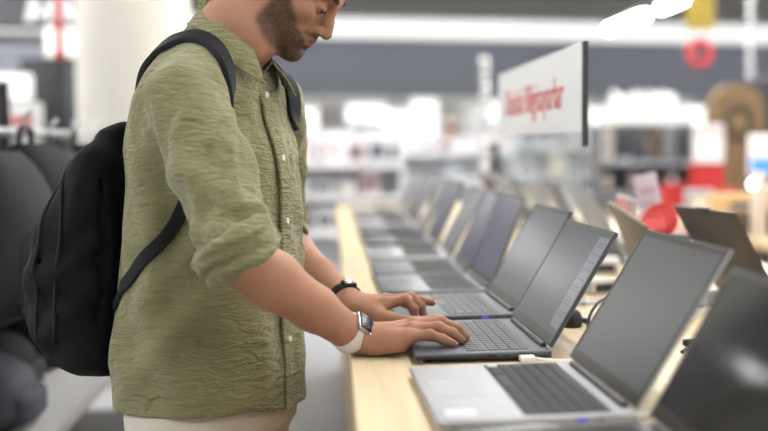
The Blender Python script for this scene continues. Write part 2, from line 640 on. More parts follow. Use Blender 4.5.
# ------------------------------------------------------------------ things between the rows
# taupe tablet leaning on its stand, tilted sideways
t = thing('tablet', 'taupe backed tablet leaning on a stand in front of the red tins', 'tablet', (0.755, 2.60, TZ))
LM = Matrix.Rotation(R(-25), 4, 'Y') @ Matrix.Rotation(R(9.5), 4, 'X')
bm = box((-0.006, -0.135, 0.03), (0.002, 0.135, 0.205), 0.003, 2)
bmesh.ops.transform(bm, matrix=LM, verts=bm.verts)
obj('back_cover', bm, BRONZE2, t)
bm = box((0.002, -0.128, 0.036), (0.003, 0.128, 0.199))
bmesh.ops.transform(bm, matrix=LM, verts=bm.verts)
obj('display', bm, SCR_MATT, t)
bm = box((-0.035, -0.1, 0.0), (0.075, 0.1, 0.012), 0.004)
add_box(bm, (-0.03, -0.09, 0.008), (-0.016, 0.09, 0.045), 0.003)
obj('stand', bm, BLACKP, t)


def oriented(c, ex, ez):
    """frame with local x along ex, local z close to ez"""
    ex = Vector(ex).normalized()
    ey = Vector(ez).cross(ex).normalized()
    ez = ex.cross(ey)
    m = Matrix((ex, ey, ez)).transposed().to_4x4()
    m.translation = Vector(c)
    return m


STRIPE_W = mat('leaflet_paper', srgb(232, 226, 226), 0.6)
STRIPE_R = mat('leaflet_red_print', srgb(196, 60, 66), 0.6)
# red and white striped leaflets standing behind the taupe tablet
a, b, c = P(616, 211, 2.79), P(641, 218, 2.70), P(618, 192, 2.80)
t = thing('leaflet_stack', 'red and white striped price leaflets standing up behind the taupe tablet', 'leaflets', a)
for k in range(3):
    m = oriented(Vector((0.006 * k, 0.004 * k, 0)), (b - a), (0.02 * k, 0, 1))
    lf = obj('leaflet', box((0, -0.0012, -0.02), (0.055 + 0.004 * k, 0.0012, 0.043 - 0.004 * k)), STRIPE_W, t)
    lf.matrix_local = m
    bm = bm_new()
    for q in range(3):
        add_box(bm, (0.005 + q * 0.018, -0.0016, -0.02), (0.015 + q * 0.018, -0.0011, 0.036 - 0.004 * k))
        add_box(bm, (0.005 + q * 0.018, 0.0011, -0.02), (0.015 + q * 0.018, 0.0016, 0.036 - 0.004 * k))
    obj('print', bm, STRIPE_R, lf, smooth=False)
bm = box((0.03, -0.03, -a.z + TZ), (0.07, 0.0, -0.02), 0.003)
obj('holder', bm, DARKG, t)


def disc(label, c, nrm, r, th, ring=True):
    t = thing('round_tin', label, 'tin', c, 0, 'red round tins')
    q = Vector(nrm).to_track_quat('Z', 'Y').to_matrix().to_4x4()
    bm = bm_new()
    add_lathe(bm, [(0, -th), (r * .96, -th), (r, -th * .8), (r, -0.001), (r * .97, 0)], 40, q)
    obj('body', bm, RED, t)
    bm = bm_new()
    add_lathe(bm, [(r * .97, -0.0005), (r, 0.001), (r, 0.006), (r * .96, 0.008), (r * .74, 0.008), (r * .72, 0.005), (0, 0.005)], 40, q)
    o = obj('lid', bm, REDM if ring else RED, t)
    o['label'] = 'rimmed tin lid'
    return t


c1 = P(660, 219, 2.80)
disc('larger red round tin leaning behind the tablet and bronze lid', c1, (-0.45, -0.62, 0.62), 0.046, 0.02)
c2 = P(652, 224, 2.715)
disc('smaller red round tin leaning in front of the larger one', c2, (-0.3, -0.7, 0.65), 0.030, 0.012, False)
bm = box((-0.01, 0.0, 0), (0.06, 0.06, c2.z - TZ - 0.035), 0.004)
o = obj('display_block', bm, DARKG, None, (c1.x + 0.02, c1.y + 0.0, TZ))
tag(o, 'dark block holding up the two red tins behind the tablet', 'block')

# leaning price card
a = P(643, 176, 3.05)
t = thing('price_card', 'tall lilac printed card leaning in a holder behind the red tins', 'card', (a.x + 0.06, 3.05, TZ))
LM = Matrix.Rotation(R(-12), 4, 'Y')
bm = box((-0.035, -0.004, 0.01), (0.03, 0.004, a.z - TZ + 0.012), 0.002)
bmesh.ops.transform(bm, matrix=LM, verts=bm.verts)
obj('card', bm, mat('card_lilac', srgb(196, 184, 196), 0.4), t)
bm = bm_new()
for k in range(4):
    add_box(bm, (-0.027, -0.0046, 0.1 + k * 0.035), (0.012 + 0.004 * (k % 2), -0.0041, 0.122 + k * 0.035))
bmesh.ops.transform(bm, matrix=LM, verts=bm.verts)
obj('print', bm, mat('card_print', srgb(180, 158, 170), 0.5), t, smooth=False)
obj('holder', box((-0.045, -0.025, 0), (0.045, 0.025, 0.02), 0.003), LIGHTG, t)

# acrylic counter sign
SX, SY0, SY1, SZ0, SZ1 = 0.52, 2.34, 3.54, 1.264, 1.449
m, nt, b = new_mat('clear_acrylic')
nt.nodes.remove(b)
out = nt.nodes['Material Output']
tr = nt.nodes.new('ShaderNodeBsdfTransparent'); tr.inputs['Color'].default_value = (0.93, 0.95, 0.95, 1)
gl = nt.nodes.new('ShaderNodeBsdfGlossy'); gl.inputs['Roughness'].default_value = 0.08
df = nt.nodes.new('ShaderNodeBsdfDiffuse'); df.inputs['Color'].default_value = (0.8, 0.82, 0.83, 1)
m1 = nt.nodes.new('ShaderNodeMixShader'); m1.inputs[0].default_value = 0.05
m2 = nt.nodes.new('ShaderNodeMixShader'); m2.inputs[0].default_value = 0.10
nt.links.new(tr.outputs[0], m1.inputs[1]); nt.links.new(gl.outputs[0], m1.inputs[2])
nt.links.new(m1.outputs[0], m2.inputs[1]); nt.links.new(df.outputs[0], m2.inputs[2])
nt.links.new(m2.outputs[0], out.inputs['Surface'])
ACRYL = m
t = thing('counter_sign', 'white counter sign with red lettering on a clear acrylic sheet', 'sign', (SX, (SY0 + SY1) / 2, TZ))
L = (SY1 - SY0) / 2
obj('acrylic_sheet', box((-0.003, -L, 0.0), (0.003, L, SZ1 - TZ)), ACRYL, t, smooth=False)
o = obj('printed_panel', box((-0.0045, -L + 0.004, SZ0 - TZ), (0.0045, L, SZ1 - TZ + 0.001)), mat('sign_white', srgb(226, 228, 231), 0.5), t, smooth=False)
o['label'] = 'white printed upper panel'
es_ = obj('edge_strip', box((-0.006, -L - 0.003, SZ0 - TZ - 0.03), (0.006, -L + 0.004, SZ1 - TZ + 0.002)), mat('sign_edge', srgb(62, 66, 70), 0.4), t, smooth=False)
es_['label'] = 'dark edge strip'
SIGNRED = mat('sign_red', srgb(206, 74, 66), 0.5)
tx = text_obj('Diz\u00fcst\u00fc Bilgisayarlar', 0.1, SIGNRED, None, 'lettering', 0.0006, 0.0)
xs_ = [v.co.x for v in tx.data.vertices]
wid = max(xs_) - min(xs_)
s = 0.86 / wid
Y0 = (2.545 + 3.405) / 2
TM = Matrix.Translation((-0.0052, Y0 - (SY0 + SY1) / 2, 1.352 - TZ)) @ Matrix(((0, 0, -1, 0), (-1, 0, 0, 0), (0, 1, 0, 0), (0, 0, 0, 1))) @ Matrix.Scale(s, 4)
src = bm_new()
src.from_mesh(tx.data)
bmesh.ops.transform(src, matrix=TM, verts=src.verts)
bpy.data.objects.remove(tx)
isl = []
seen = set()
for v in src.verts:
    if v in seen:
        continue
    st, comp = [v], []
    seen.add(v)
    while st:
        q = st.pop()
        comp.append(q)
        for e in q.link_edges:
            w_ = e.other_vert(q)
            if w_ not in seen:
                seen.add(w_)
                st.append(w_)
    isl.append(comp)
isl.sort(key=lambda c: -max(q.co.y for q in c))
glyphs = []
for c in isl:                                   # a dot belongs to the letter it stands over
    lo_, hi_ = min(q.co.y for q in c), max(q.co.y for q in c)
    for g in glyphs:
        ov = min(hi_, g[1]) - max(lo_, g[0])
        if ov > 0.5 * min(hi_ - lo_, g[1] - g[0]):
            g[0], g[1] = min(lo_, g[0]), max(hi_, g[1])
            g[2].append(c)
            break
    else:
        glyphs.append([lo_, hi_, [c]])
for g in glyphs:
    bm = bm_new()
    mp_ = {}
    for c in g[2]:
        for q in c:
            mp_[q] = bm.verts.new(q.co)
    for f_ in src.faces:
        if f_.verts[0] in mp_:
            bm.faces.new([mp_[q] for q in f_.verts])
    obj('letter', bm, SIGNRED, o, smooth=False)
src.free()
for yy in (-L + 0.05, L - 0.05):
    obj('foot', box((-0.05, yy - 0.02, 0), (0.05, yy + 0.02, 0.006), 0.002), LIGHTG, t)

# cables and plugs
CABK = mat('cable_black', srgb(24, 24, 26), 0.5)
CABW = mat('cable_white', srgb(226, 224, 220), 0.5)
p = T(570, 327, TZ)
t = thing('power_adapter', 'black rounded plug standing behind the screen of the typed on laptop', 'plug', (p.x + 0.004, p.y, TZ))
bm = bm_new()
add_lathe(bm, [(0, 0), (0.017, 0), (0.019, 0.004), (0.019, 0.018), (0.015, 0.028), (0.008, 0.033), (0, 0.034)], 24)
obj('body', bm, BLACKP, t)
bm = bm_new()
add_cyl(bm, (0.014, 0, 0.012), (0.034, -0.004, 0.012), 0.006, 0.0035, 12)
obj('strain_relief', bm, BLACKP, t)
q = [p + Vector((0.036, -0.004, 0.012)), T(583, 322, TZ + 0.006), T(595, 325, TZ + 0.004), T(608, 331, TZ + 0.004), T(640, 322, TZ + 0.004)]
o = obj('cable', tube(spline(q, 8), 0.0026, 8), CABK)
tag(o, 'thin black cable trailing from the black plug behind the silver laptop', 'cable')
q = [T(600, 334, TZ + 0.004), P(592, 335, 1.97), P(588, 326, 1.98), P(590, 315, 2.0), P(597, 304, 2.03), P(605, 299, 2.07), P(614, 300, 2.13), T(624, 306, TZ + 0.004)]
o = obj('cable_loop', tube(spline(q, 8), 0.0028, 8), CABK)
tag(o, 'black cable rising in a loop beside the edge of the silver laptop screen', 'cable')

t = thing('usb_dongle', 'small white plug in the side of the typed on laptop', 'plug', (0.298, 1.758, TZ + 0.008), R(2))
obj('plug', box((-0.012, -0.022, -0.0035), (0.012, 0.0, 0.0045), 0.002), CABW, t)
obj('lead', tube(spline([(0.012, -0.014, 0), (0.03, -0.02, -0.002), (0.055, -0.018, -0.004), (0.085, -0.01, -0.005), (0.12, 0.02, -0.005)], 6), 0.003, 8), CABW, t)
a1, a2, a3, a4 = T(470, 433, TZ + 0.005), T(540, 427, TZ + 0.005), T(600, 421, TZ + 0.005), T(655, 413, TZ + 0.005)
o = obj('cable', tube(spline([a1, a2, a3, a4], 8), 0.0045, 8), CABW)
tag(o, 'white cable lying along the near side of the silver laptop', 'cable')
# cables and small boxes glimpsed between the silver and the black screens
for k, (pts, mt, lab) in enumerate([
    ([(682, 352), (692, 346), (703, 340), (716, 336)], CABK, 'thin black cable between the silver laptop and the black screen'),
    ([(676, 336), (688, 322), (702, 312), (722, 306)], CABW, 'white cable curving between the silver laptop and the black screen'),
    ([(682, 318), (694, 312), (706, 308), (724, 311)], CABW, 'second white cable, behind the curving white one')]):
    o = obj('cable', tube(spline([T(x, y, TZ + 0.005) for x, y in pts], 8), 0.0032, 8), mt)
    tag(o, lab, 'cable')
p = T(690, 346, TZ)
o = obj('cable_clip', box((-0.012, -0.008, 0), (0.012, 0.008, 0.012), 0.004), BLACKP, None, (p.x, p.y, TZ))
tag(o, 'small black cable clip on the counter beside the black screen', 'clip')
p = T(712, 306, TZ)
t = thing('security_alarm_box', 'flat grey alarm box on the counter under the bronze laptop lid', 'alarm box', (p.x, p.y, TZ), 0.3)
obj('case', box((-0.035, -0.03, 0), (0.035, 0.03, 0.03), 0.006), LIGHTG, t)
obj('base_pad', box((-0.037, -0.032, 0), (0.037, 0.032, 0.006), 0.002), DARKG, t)


def white_hub(px, py, label, s=1.0, col=None, rz=0.0):
    p = T(px, py, TZ)
    t = thing('charger_brick', label, 'charger', (p.x, p.y, TZ), rz, 'chargers along the middle of the counter')
    obj('body', box((-0.03 * s, -0.045 * s, 0), (0.03 * s, 0.045 * s, 0.028 * s), 0.006), col or OFFWHITE, t)
    obj('socket', box((-0.02 * s, -0.046 * s, 0.007), (0.02 * s, -0.0445 * s, 0.02 * s), 0.0005), DARKG, t)


white_hub(593, 292, 'white charger block seen in the gap right of the pale column screen', 1.2, rz=0.3)
white_hub(604, 272, 'cream charger block behind the silver laptop screen corner', 1.3, OFFWHITE, rz=-0.2)
white_hub(573, 260, 'long white charger behind the clear sign', 1.5, WHITE, rz=0.5)
white_hub(598, 240, 'beige charger block standing by the foot of the sign', 1.2, mat('beige_plastic', srgb(190, 172, 146), 0.5), rz=0.1)
white_hub(546, 268, 'grey charger block glimpsed behind the clear sign', 1.3, LIGHTG, rz=0.1)
# ------------------------------------------------------------------ the shop behind
PAL = {
    'white': mat('carton_white', srgb(238, 238, 240), 0.6),
    'pale grey': mat('carton_pale_grey', srgb(206, 208, 214), 0.6),
    'grey': mat('carton_grey', srgb(150, 152, 160), 0.6),
    'cream': mat('carton_cream', srgb(226, 214, 196), 0.6),
    'pale pink': mat('carton_pink', srgb(226, 200, 202), 0.6),
    'black': mat('carton_black', srgb(34, 35, 40), 0.5),
    'dark grey': mat('carton_dark', srgb(70, 73, 80), 0.5),
    'red': mat('carton_red', srgb(196, 48, 44), 0.55),
    'tan': mat('carton_tan', srgb(196, 164, 118), 0.7),
    'pale blue': mat('carton_blue', srgb(176, 190, 214), 0.6),
    'brown': mat('carton_brown', srgb(120, 92, 66), 0.7),
}
ORD = ['first', 'second', 'third', 'fourth', 'fifth', 'sixth', 'seventh', 'eighth', 'ninth', 'tenth', 'eleventh', 'twelfth', 'thirteenth', 'fourteenth', 'fifteenth', 'sixteenth']
SHELFW = mat('shelf_white', srgb(232, 233, 236), 0.5)
SHELFD = mat('shelf_dark', srgb(74, 76, 82), 0.5)
_pm = {}


def product(kind, col, w, d, h):
    """mesh parts of one product, front faces -Y, origin at bottom centre"""
    m = PAL[col]
    acc = PAL['dark grey'] if col not in ('black', 'dark grey') else PAL['pale grey']
    if kind == 'carton':
        return [('carton', box((-w / 2, -d / 2, 0), (w / 2, d / 2, h), 0.004), m), ('printed_front', box((-w * .34, -d / 2 - .0015, h * .2), (w * .34, -d / 2, h * .75)), acc if rnd.random() < .35 else PAL[rnd.choice(['pale pink', 'pale grey', 'cream', 'pale blue'])])]
    if kind == 'kettle':
        bm = bm_new()
        add_lathe(bm, [(0, 0), (w * .42, 0), (w * .46, h * .08), (w * .44, h * .4), (w * .32, h * .85), (w * .2, h * .93), (0, h)], 20)
        b2 = tube(spline([(w * .34, 0, h * .85), (w * .62, 0, h * .8), (w * .62, 0, h * .35), (w * .42, 0, h * .2)], 5), w * .06, 8)
        return [('body', bm, m), ('handle', b2, acc)]
    if kind == 'coffee machine':
        bm = box((-w / 2, -d * .1, 0), (w / 2, d / 2, h), 0.015)
        b2 = box((-w / 2, -d / 2, h * .68), (w / 2, -d * .1, h), 0.012)
        b3 = box((-w / 2, -d / 2, 0), (w / 2, -d * .1, h * .1), 0.008)
        return [('body', bm, m), ('brew_head', b2, m), ('drip_tray', b3, acc)]
    bm = bm_new()
    add_lathe(bm, [(0, 0), (w * .4, 0), (w * .42, h * .05), (w * .42, h * .62), (w * .2, h * .75), (w * .16, h * .86), (w * .18, h * .87), (w * .18, h), (0, h)], 18)
    b2 = bm_new()
    add_lathe(b2, [(w * .425, h * .15), (w * .425, h * .5)], 18)
    return [('bottle', bm, m), ('wrapper', b2, acc)]


def put_product(kind, col, w, d, h, loc, label, group, rz=0.0):
    nm = {'carton': 'carton', 'kettle': 'kettle', 'coffee machine': 'coffee_machine', 'bottle': 'bottle'}[kind]
    if kind == 'carton':
        nm = 'product_carton'
    t = thing(nm, label, kind, loc, rz, group)
    for n, bm, m in product(kind, col, w, d, h):
        obj(n, bm, m, t)
    return t


def gondola(label, where, x0, x1, y, depth, zs, top, cols, kinds=('carton',), header=None, mshelf=None, dens=0.85, hr=(0.5, 0.9), wr=(0.1, 0.24), group=None, skip=(), strip=None):
    t = thing('shelf_unit', label, 'shelf unit', ((x0 + x1) / 2, y, 0))
    ms = mshelf or SHELFW
    W = x1 - x0
    obj('back_panel', box((-W / 2, depth / 2 - 0.03, 0.0), (W / 2, depth / 2, top)), ms, t)
    for s in (-1, 1):
        obj('upright', box((s * (W / 2 + 0.015) - 0.015, -depth / 2, 0), (s * (W / 2 + 0.015) + 0.015, depth / 2, top), 0.004), ms, t)
    for i, z in enumerate(zs):
        sh = obj('shelf', box((-W / 2, -depth / 2, z - 0.03), (W / 2, depth / 2 - 0.03, z), 0.003), ms, t)
        obj('price_strip', box((-W / 2, -depth / 2 - 0.008, z - 0.04), (W / 2, -depth / 2, z + 0.004)), strip or PAL['white'], sh)
    if header:
        hz, hh, hm = header
        o = obj('header', box((-W / 2, -depth / 2, hz), (W / 2, -depth / 2 + 0.08, hz + hh), 0.005), hm, t)
        o['label'] = 'bright header board'
    for i, z in enumerate(zs):
        if i in skip:
            continue
        gap = (zs[i + 1] - 0.04 if i + 1 < len(zs) else top + (0.0 if header else 0.1)) - z
        x = x0 + 0.03
        k = 0
        items = []
        while x < x1 - 0.06:
            w = min(rnd.uniform(*wr), x1 - x - 0.02)
            if rnd.random() < dens and w > 0.05:
                items.append((x + w / 2, w))
            x += w + rnd.uniform(0.01, 0.05)
        for q, (xc, w) in enumerate(items):
            kind = rnd.choice(kinds)
            col = rnd.choice(cols)
            h = gap * rnd.uniform(*hr)
            d = min(depth * 0.6, max(0.08, w * 0.9))
            if kind in ('kettle', 'bottle'):
                d = w = min(w, depth * .7)
            shelf = 'top' if i == len(zs) - 1 else 'bottom' if i == 0 else ORD[len(zs) - 1 - i] + ' highest'
            place = ORD[q] + ' from left'
            put_product(kind, col, w * .94, d, h, (xc, y - 0.03, z + 0.0015), '%s %s, %s on %s shelf of %s' % (col, kind, place, shelf, where), group or ('goods on ' + where))
    return t


LIGHTS = ['white', 'white', 'white', 'pale grey', 'pale grey', 'cream', 'pale pink', 'pale grey']
gondola('pale blurred shelving unit just right of the man', "the man's shelving", -0.32, 0.62, 10.5, 0.45, [0.12, 0.46, 0.78, 1.06], 1.36, LIGHTS + ['white', 'pale blue'], ('carton', 'carton', 'kettle'))
gondola('pale blurred shelving unit above the far end of the counter', 'the middle shelving', 0.78, 1.95, 12.6, 0.5, [0.12, 0.5, 0.85, 1.15], 1.3, LIGHTS + ['pale pink', 'cream'], ('carton', 'carton', 'bottle'))
gondola('pale blurred shelving seen through the clear sign', 'the sign shelving', 2.05, 3.1, 14.0, 0.5, [0.12, 0.5, 0.85, 1.2], 1.5, LIGHTS + ['pale blue'], ('carton', 'carton', 'bottle'))
gondola('dark appliance display under the glowing white header, right of the sign', 'the dark display', 2.56, 3.46, 11.0, 0.5, [0.42, 0.74, 1.07], 1.42, ['black', 'dark grey', 'dark grey', 'grey', 'cream', 'black', 'white', 'brown'],
        ('coffee machine', 'coffee machine', 'kettle', 'carton'), header=(1.42, 0.15, WHITE), mshelf=mat('shelf_mid', srgb(96, 96, 98), 0.5), dens=1.0, hr=(0.7, 0.95), wr=(0.08, 0.16), strip=PAL['grey'])
# wall shelving along the far wall
for i in range(4):
    gondola('white wall shelving bay against the far wall, %s from the left' % ORD[i], 'far wall bay %s' % ['one', 'two', 'three', 'four'][i], -0.55 + i * 1.72, 1.09 + i * 1.72, 19.5, 0.5, [0.5, 0.95, 1.4], 1.86, LIGHTS + ['white'], ('carton',), wr=(0.2, 0.5), hr=(0.6, 0.95),
            header=(1.86, 0.14, WHITE), group='white goods cartons along the far wall')
for i in range(2):
    gondola('white wall shelving bay against the far wall behind the red stand, %s from left' % ORD[i], 'far right bay %s' % ['one', 'two'][i], 6.4 + i * 1.3, 7.6 + i * 1.3, 19.5, 0.5, [0.5, 0.95, 1.4], 1.86, LIGHTS + ['dark grey', 'black', 'red'], ('carton',), wr=(0.2, 0.4), hr=(0.6, 0.95),
            group='cartons along the far right wall')


def fridge(x0, x1, y, top, label, glow=False):
    t = thing('refrigerator', label, 'refrigerator', ((x0 + x1) / 2, y, 0), 0, 'white refrigerators')
    W = x1 - x0
    m = PAL['white']
    obj('cabinet', box((-W / 2, -0.2, 0.04), (W / 2, 0.25, top), 0.012), m, t)
    split = top * 0.62
    for n, a, b in (('freezer_door', split + 0.006, top), ('door', 0.06, split - 0.006)):
        d = obj(n, box((-W / 2, -0.25, a), (W / 2, -0.205, b), 0.012), m, t)
        bm = bm_new()
        zc = (a + 0.25) if n == 'freezer_door' else (b - 0.3)
        add_cyl(bm, (W / 2 - 0.05, -0.275, zc - 0.14), (W / 2 - 0.05, -0.275, zc + 0.14), 0.009, n=8)
        obj('handle', bm, STEEL, d)
    obj('foot_plinth', box((-W / 2 + 0.02, -0.18, 0), (W / 2 - 0.02, 0.22, 0.04)), DARKG, t)


def xs(px, Y):
    return P(px, 143, Y).x


def zz(py, Y):
    return P(330, py, Y).z


fridge(xs(462, 15.6), xs(488, 15.6), 15.6, zz(105, 15.6), 'white refrigerator just left of the hanging strip of packets')


def lightbox(px0, px1, py0, py1, Y, label, mtl=None, stand=True, depth=0.1, red=None):
    x0, x1, z0, z1 = xs(px0, Y), xs(px1, Y), zz(py1, Y), zz(py0, Y)
    t = thing('lightbox_sign', label, 'sign', ((x0 + x1) / 2, Y, 0))
    W = (x1 - x0) / 2
    obj('casing', box((-W, 0.0, z0), (W, depth, z1), 0.006), WHITE, t)
    o = obj('face', box((-W + 0.01, -0.008, z0 + 0.01), (W - 0.01, 0.0, z1 - 0.01), 0.003), mtl or GLOW, t)
    if red:
        bm = bm_new()
        for a, b, c, d in red:
            add_box(bm, (-W + 2 * W * a, -0.012, z0 + (z1 - z0) * c), (-W + 2 * W * b, -0.008, z0 + (z1 - z0) * d))
        obj('red_print', bm, RED, t, smooth=False)
    if stand:
        for s in (-1, 1):
            bm = bm_new()
            add_cyl(bm, (s * W * 0.8, depth / 2, 0), (s * W * 0.8, depth / 2, z0), 0.02, n=10)
            obj('leg', bm, LIGHTG, t)
    return t


lightbox(346, 386, 104, 124, 13.5, 'glowing white lightbox above the shelving beside the man')
lightbox(385, 410, 108, 152, 15, 'shorter glowing white panel behind the counter end')
lightbox(411, 438, 98, 160, 15, 'tallest glowing white panel behind the counter end')
lightbox(298, 318, 108, 132, 12.2, 'small pale lightbox right against the man', GLOW2)
lightbox(490, 505, 100, 128, 17, 'narrow glowing lightbox left of the counter sign', GLOW2)
lightbox(440, 462, 112, 142, 16.5, 'off white board with a red print between the refrigerators', OFFWHITE, red=[(0.3, 0.75, 0.3, 0.55)])
lightbox(588, 612, 106, 150, 16, 'pale glowing panel just right of the counter sign', GLOW2)
lightbox(686, 706, 104, 124, 15, 'small glowing panel left of the brown arch', GLOW2)


def glow_letters(px0, px1, py0, py1, Y, n, label, seed, mtl, slant=0.0, back=None, wall=None, m_shape=False):
    """one row of raised glowing letter shapes too blurred to read"""
    x0, x1, z0, z1 = xs(px0, Y), xs(px1, Y), zz(py1, Y), zz(py0, Y)
    t = thing('wall_lettering', label, 'lettering', ((x0 + x1) / 2, Y, z0))
    W, H = x1 - x0, z1 - z0
    rr = random.Random(seed)
    p = W / n
    rail = obj('rail', box((-W / 2 - 0.02, 0.03, -0.02), (W / 2 + 0.02, 0.06, H * 0.55)), back or LIGHTG, t)
    for i in range(n):
        bm = bm_new()
        xa = -W / 2 + i * p
        w = p * 0.8
        hh = H * (1.0 if m_shape or i == 0 or rr.random() < 0.35 else 0.72)
        st = w * 0.3
        add_box(bm, (xa, 0, 0), (xa + st, 0.03, hh))
        if m_shape:
            st = w * 0.2
            add_box(bm, (xa + w - st, 0, 0), (xa + w, 0.03, H))
            for sg in (-1, 1):
                xm = xa + w / 2
                vs = [bm.verts.new((xm + sg * a_, y_, z_)) for y_ in (0, 0.03) for a_, z_ in ((0, H * 0.32), (w / 2 - st, H), (w / 2, H), (0, H * 0.05))]
                bm.faces.new(vs[:4])
                bm.faces.new(vs[4:][::-1])
                for q in range(4):
                    bm.faces.new((vs[q], vs[(q + 1) % 4], vs[4 + (q + 1) % 4], vs[4 + q]))
            bmesh.ops.recalc_face_normals(bm, faces=bm.faces)
        elif rr.random() < 0.8:
            add_box(bm, (xa + w - st, 0, 0), (xa + w, 0.03, H * 0.72))
            add_box(bm, (xa + st, 0, H * 0.72 - st), (xa + w - st, 0.03, H * 0.72))
            if rr.random() < 0.6:
                add_box(bm, (xa + st, 0, 0), (xa + w - st, 0.03, st))
        if slant:
            for v in bm.verts:
                v.co.x += v.co.z * slant
        obj('letter', bm, mtl, t, smooth=False)
    if wall:
        obj('backing_board', box(*wall), GREYW, t)
    return t


glow_letters(613, 677, 87, 104, 11.0, 9, 'glowing white lettering standing on the dark appliance display header', 5, mat('letter_glow', (1, 1, 1, 1), 0.5, emit=(1, 1, 1, 1), estr=0.35))

# strip of small packets on a slim stand, left of the sign
t = thing('packet_stand', 'slim stand with a tall strip of hanging white packets left of the sign', 'stand', (P(485, 150, 7.1).x, 7.1, 0))
bm = bm_new()
add_cyl(bm, (0, 0.03, 0.02), (0, 0.03, zz(52, 7.1)), 0.012, n=10)
add_lathe(bm, [(0, 0), (0.16, 0), (0.16, 0.012), (0.02, 0.025), (0, 0.025)], 24, Matrix.Translation((0, 0.03, 0)))
obj('pole', bm, DARKG, t)
n = 15
zt, zb = zz(54, 7.1), zz(190, 7.1)
for i in range(n):
    z = zt - (zt - zb) * (i + 0.5) / n
    s = 1 if i % 2 else -1
    o = obj('packet', box((-0.028 + 0.006 * s, -0.03, z - 0.022), (0.028 + 0.006 * s, 0.016, z + 0.022), 0.012), PAL['pale grey'] if i % 3 else PAL['white'], t)
bm = box((0.035, 0.0, zz(188, 7.1)), (0.09, 0.045, zz(142, 7.1)), 0.006)
o = obj('dark_card', bm, PAL['black'], t)
o['label'] = 'black card hung beside the packets'

# beaded chain hanging at the upper right
x = xs(749, 8.6)
t = thing('hanging_chain', 'pale beaded chain hanging from the ceiling at the upper right', 'chain', (x, 8.6, zz(76, 8.6)))
for i in range(16):
    z = i * (CEIL_Z - zz(76, 8.6)) / 16.0
    bm = bm_new()
    add_lathe(bm, [(0, z), (0.022, z + 0.015), (0.03, z + 0.05), (0.022, z + 0.09), (0, z + 0.105)], 12)
    obj('bead', bm, LIGHTG, t)

# yellow and red mobile
Y = 9.5
x0, x1 = xs(685, Y), xs(713, Y)
t = thing('hanging_sign', 'yellow hanging sign with a red ring below it at the upper right', 'sign', ((x0 + x1) / 2, Y, zz(62, Y)))
W = (x1 - x0) / 2
zc = zz(24, Y) - zz(62, Y)
obj('yellow_board', box((-W, -0.006, zc), (W, 0.006, zc + 0.42), 0.01), mat('sign_yellow', srgb(158, 136, 44), 0.6), t)
bm = bm_new()
zr = zz(48, Y) - zz(62, Y)
add_tube(bm, [(W * 0.72 * math.cos(a), 0, zr + 0.10 * math.sin(a)) for a in [2 * PI * k / 24 for k in range(24)]], 0.03, 10, True)
obj('red_ring', bm, mat('ring_red', srgb(190, 40, 44), 0.5), t)
for s in (-1, 1):
    bm = bm_new()
    add_cyl(bm, (s * W * .6, 0, zr + .05), (s * W * .6, 0, zc + 0.02), 0.006, n=6)
    add_cyl(bm, (s * W * .6, 0, zc + 0.4), (s * W * .6, 0, CEIL_Z - zz(62, Y)), 0.004, n=6)
    obj('cord', bm, LIGHTG, t)

# red promotional stand with a white poster
Y = 7.4
x0, x1 = xs(697, Y), xs(731, Y)
t = thing('promotion_stand', 'red promotional stand with a white poster, right of the dark display', 'stand', ((x0 + x1) / 2, Y, 0))
W = (x1 - x0) / 2
obj('base', box((-W, -0.12, 0), (W, 0.15, 0.62), 0.01), REDM, t)
obj('tray', box((-W - 0.02, -0.16, 0.62), (W + 0.02, 0.17, 0.72), 0.01), REDM, t)
obj('back_board', box((-W, 0.12, 0.72), (W, 0.15, zz(160, Y)), 0.004), REDM, t)
o = obj('poster', box((-W + 0.01, 0.10, zz(164, Y)), (W - 0.015, 0.12, zz(123, Y))), PAL['white'], t)
o['label'] = 'white poster board with pale red top band'
obj('poster_band', box((-W + 0.02, 0.094, zz(136, Y)), (W - 0.025, 0.10, zz(126, Y))), PAL['pale pink'], o)
for k, (dx, h, c) in enumerate([(-0.06, 0.2, 'pale grey'), (0.015, 0.16, 'white'), (0.088, 0.22, 'red')]):
    put_product('carton', c, 0.07, 0.08, h, ((x0 + x1) / 2 + dx, Y - 0.05, 0.7215), '%s carton on the red promotional stand, %s from its left' % (c, ORD[k]), 'cartons on the red stand')
x0 = xs(681, 7.9)
t = thing('promotion_bin', 'low red bin standing left behind the red promotional stand', 'bin', (x0, 7.9, 0))
bm = bm_new()
add_lathe(bm, [(0, 0), (0.14, 0), (0.15, 0.95), (0.135, 0.95), (0.13, 0.03), (0, 0.03)], 28)
obj('body', bm, REDM, t)
bm = bm_new()
add_lathe(bm, [(0.15, 0.4), (0.153, 0.4), (0.155, 0.75), (0.152, 0.75)], 28)
obj('wrap_band', bm, PAL['pale pink'], t)

# brown arch display with a dark ring
Y = 8.2
xc = xs(736, Y)
t = thing('arch_display', 'tall brown rounded arch display with a dark ring near the right edge', 'display', (xc, Y, 0))
W = 0.2
zt = zz(80, Y)
bm = bm_new()
prof = [(-W, 0)] + [(-W * math.cos(a), zt - W + W * math.sin(a)) for a in [PI * k / 20 for k in range(21)]] + [(W, 0)]
f0 = [bm.verts.new((x_, -0.05, z_)) for x_, z_ in prof]
f1 = [bm.verts.new((x_, 0.12, z_)) for x_, z_ in prof]
bm.faces.new(f0)
bm.faces.new(f1[::-1])
for i in range(len(prof)):
    j = (i + 1) % len(prof)
    bm.faces.new((f0[j], f0[i], f1[i], f1[j]))
bmesh.ops.recalc_face_normals(bm, faces=bm.faces)
obj('board', bm, mat('kraft_brown', srgb(122, 98, 66), 0.7, noise=0.3, nscale=9), t)
zc = zz(121, Y)
bm = bm_new()
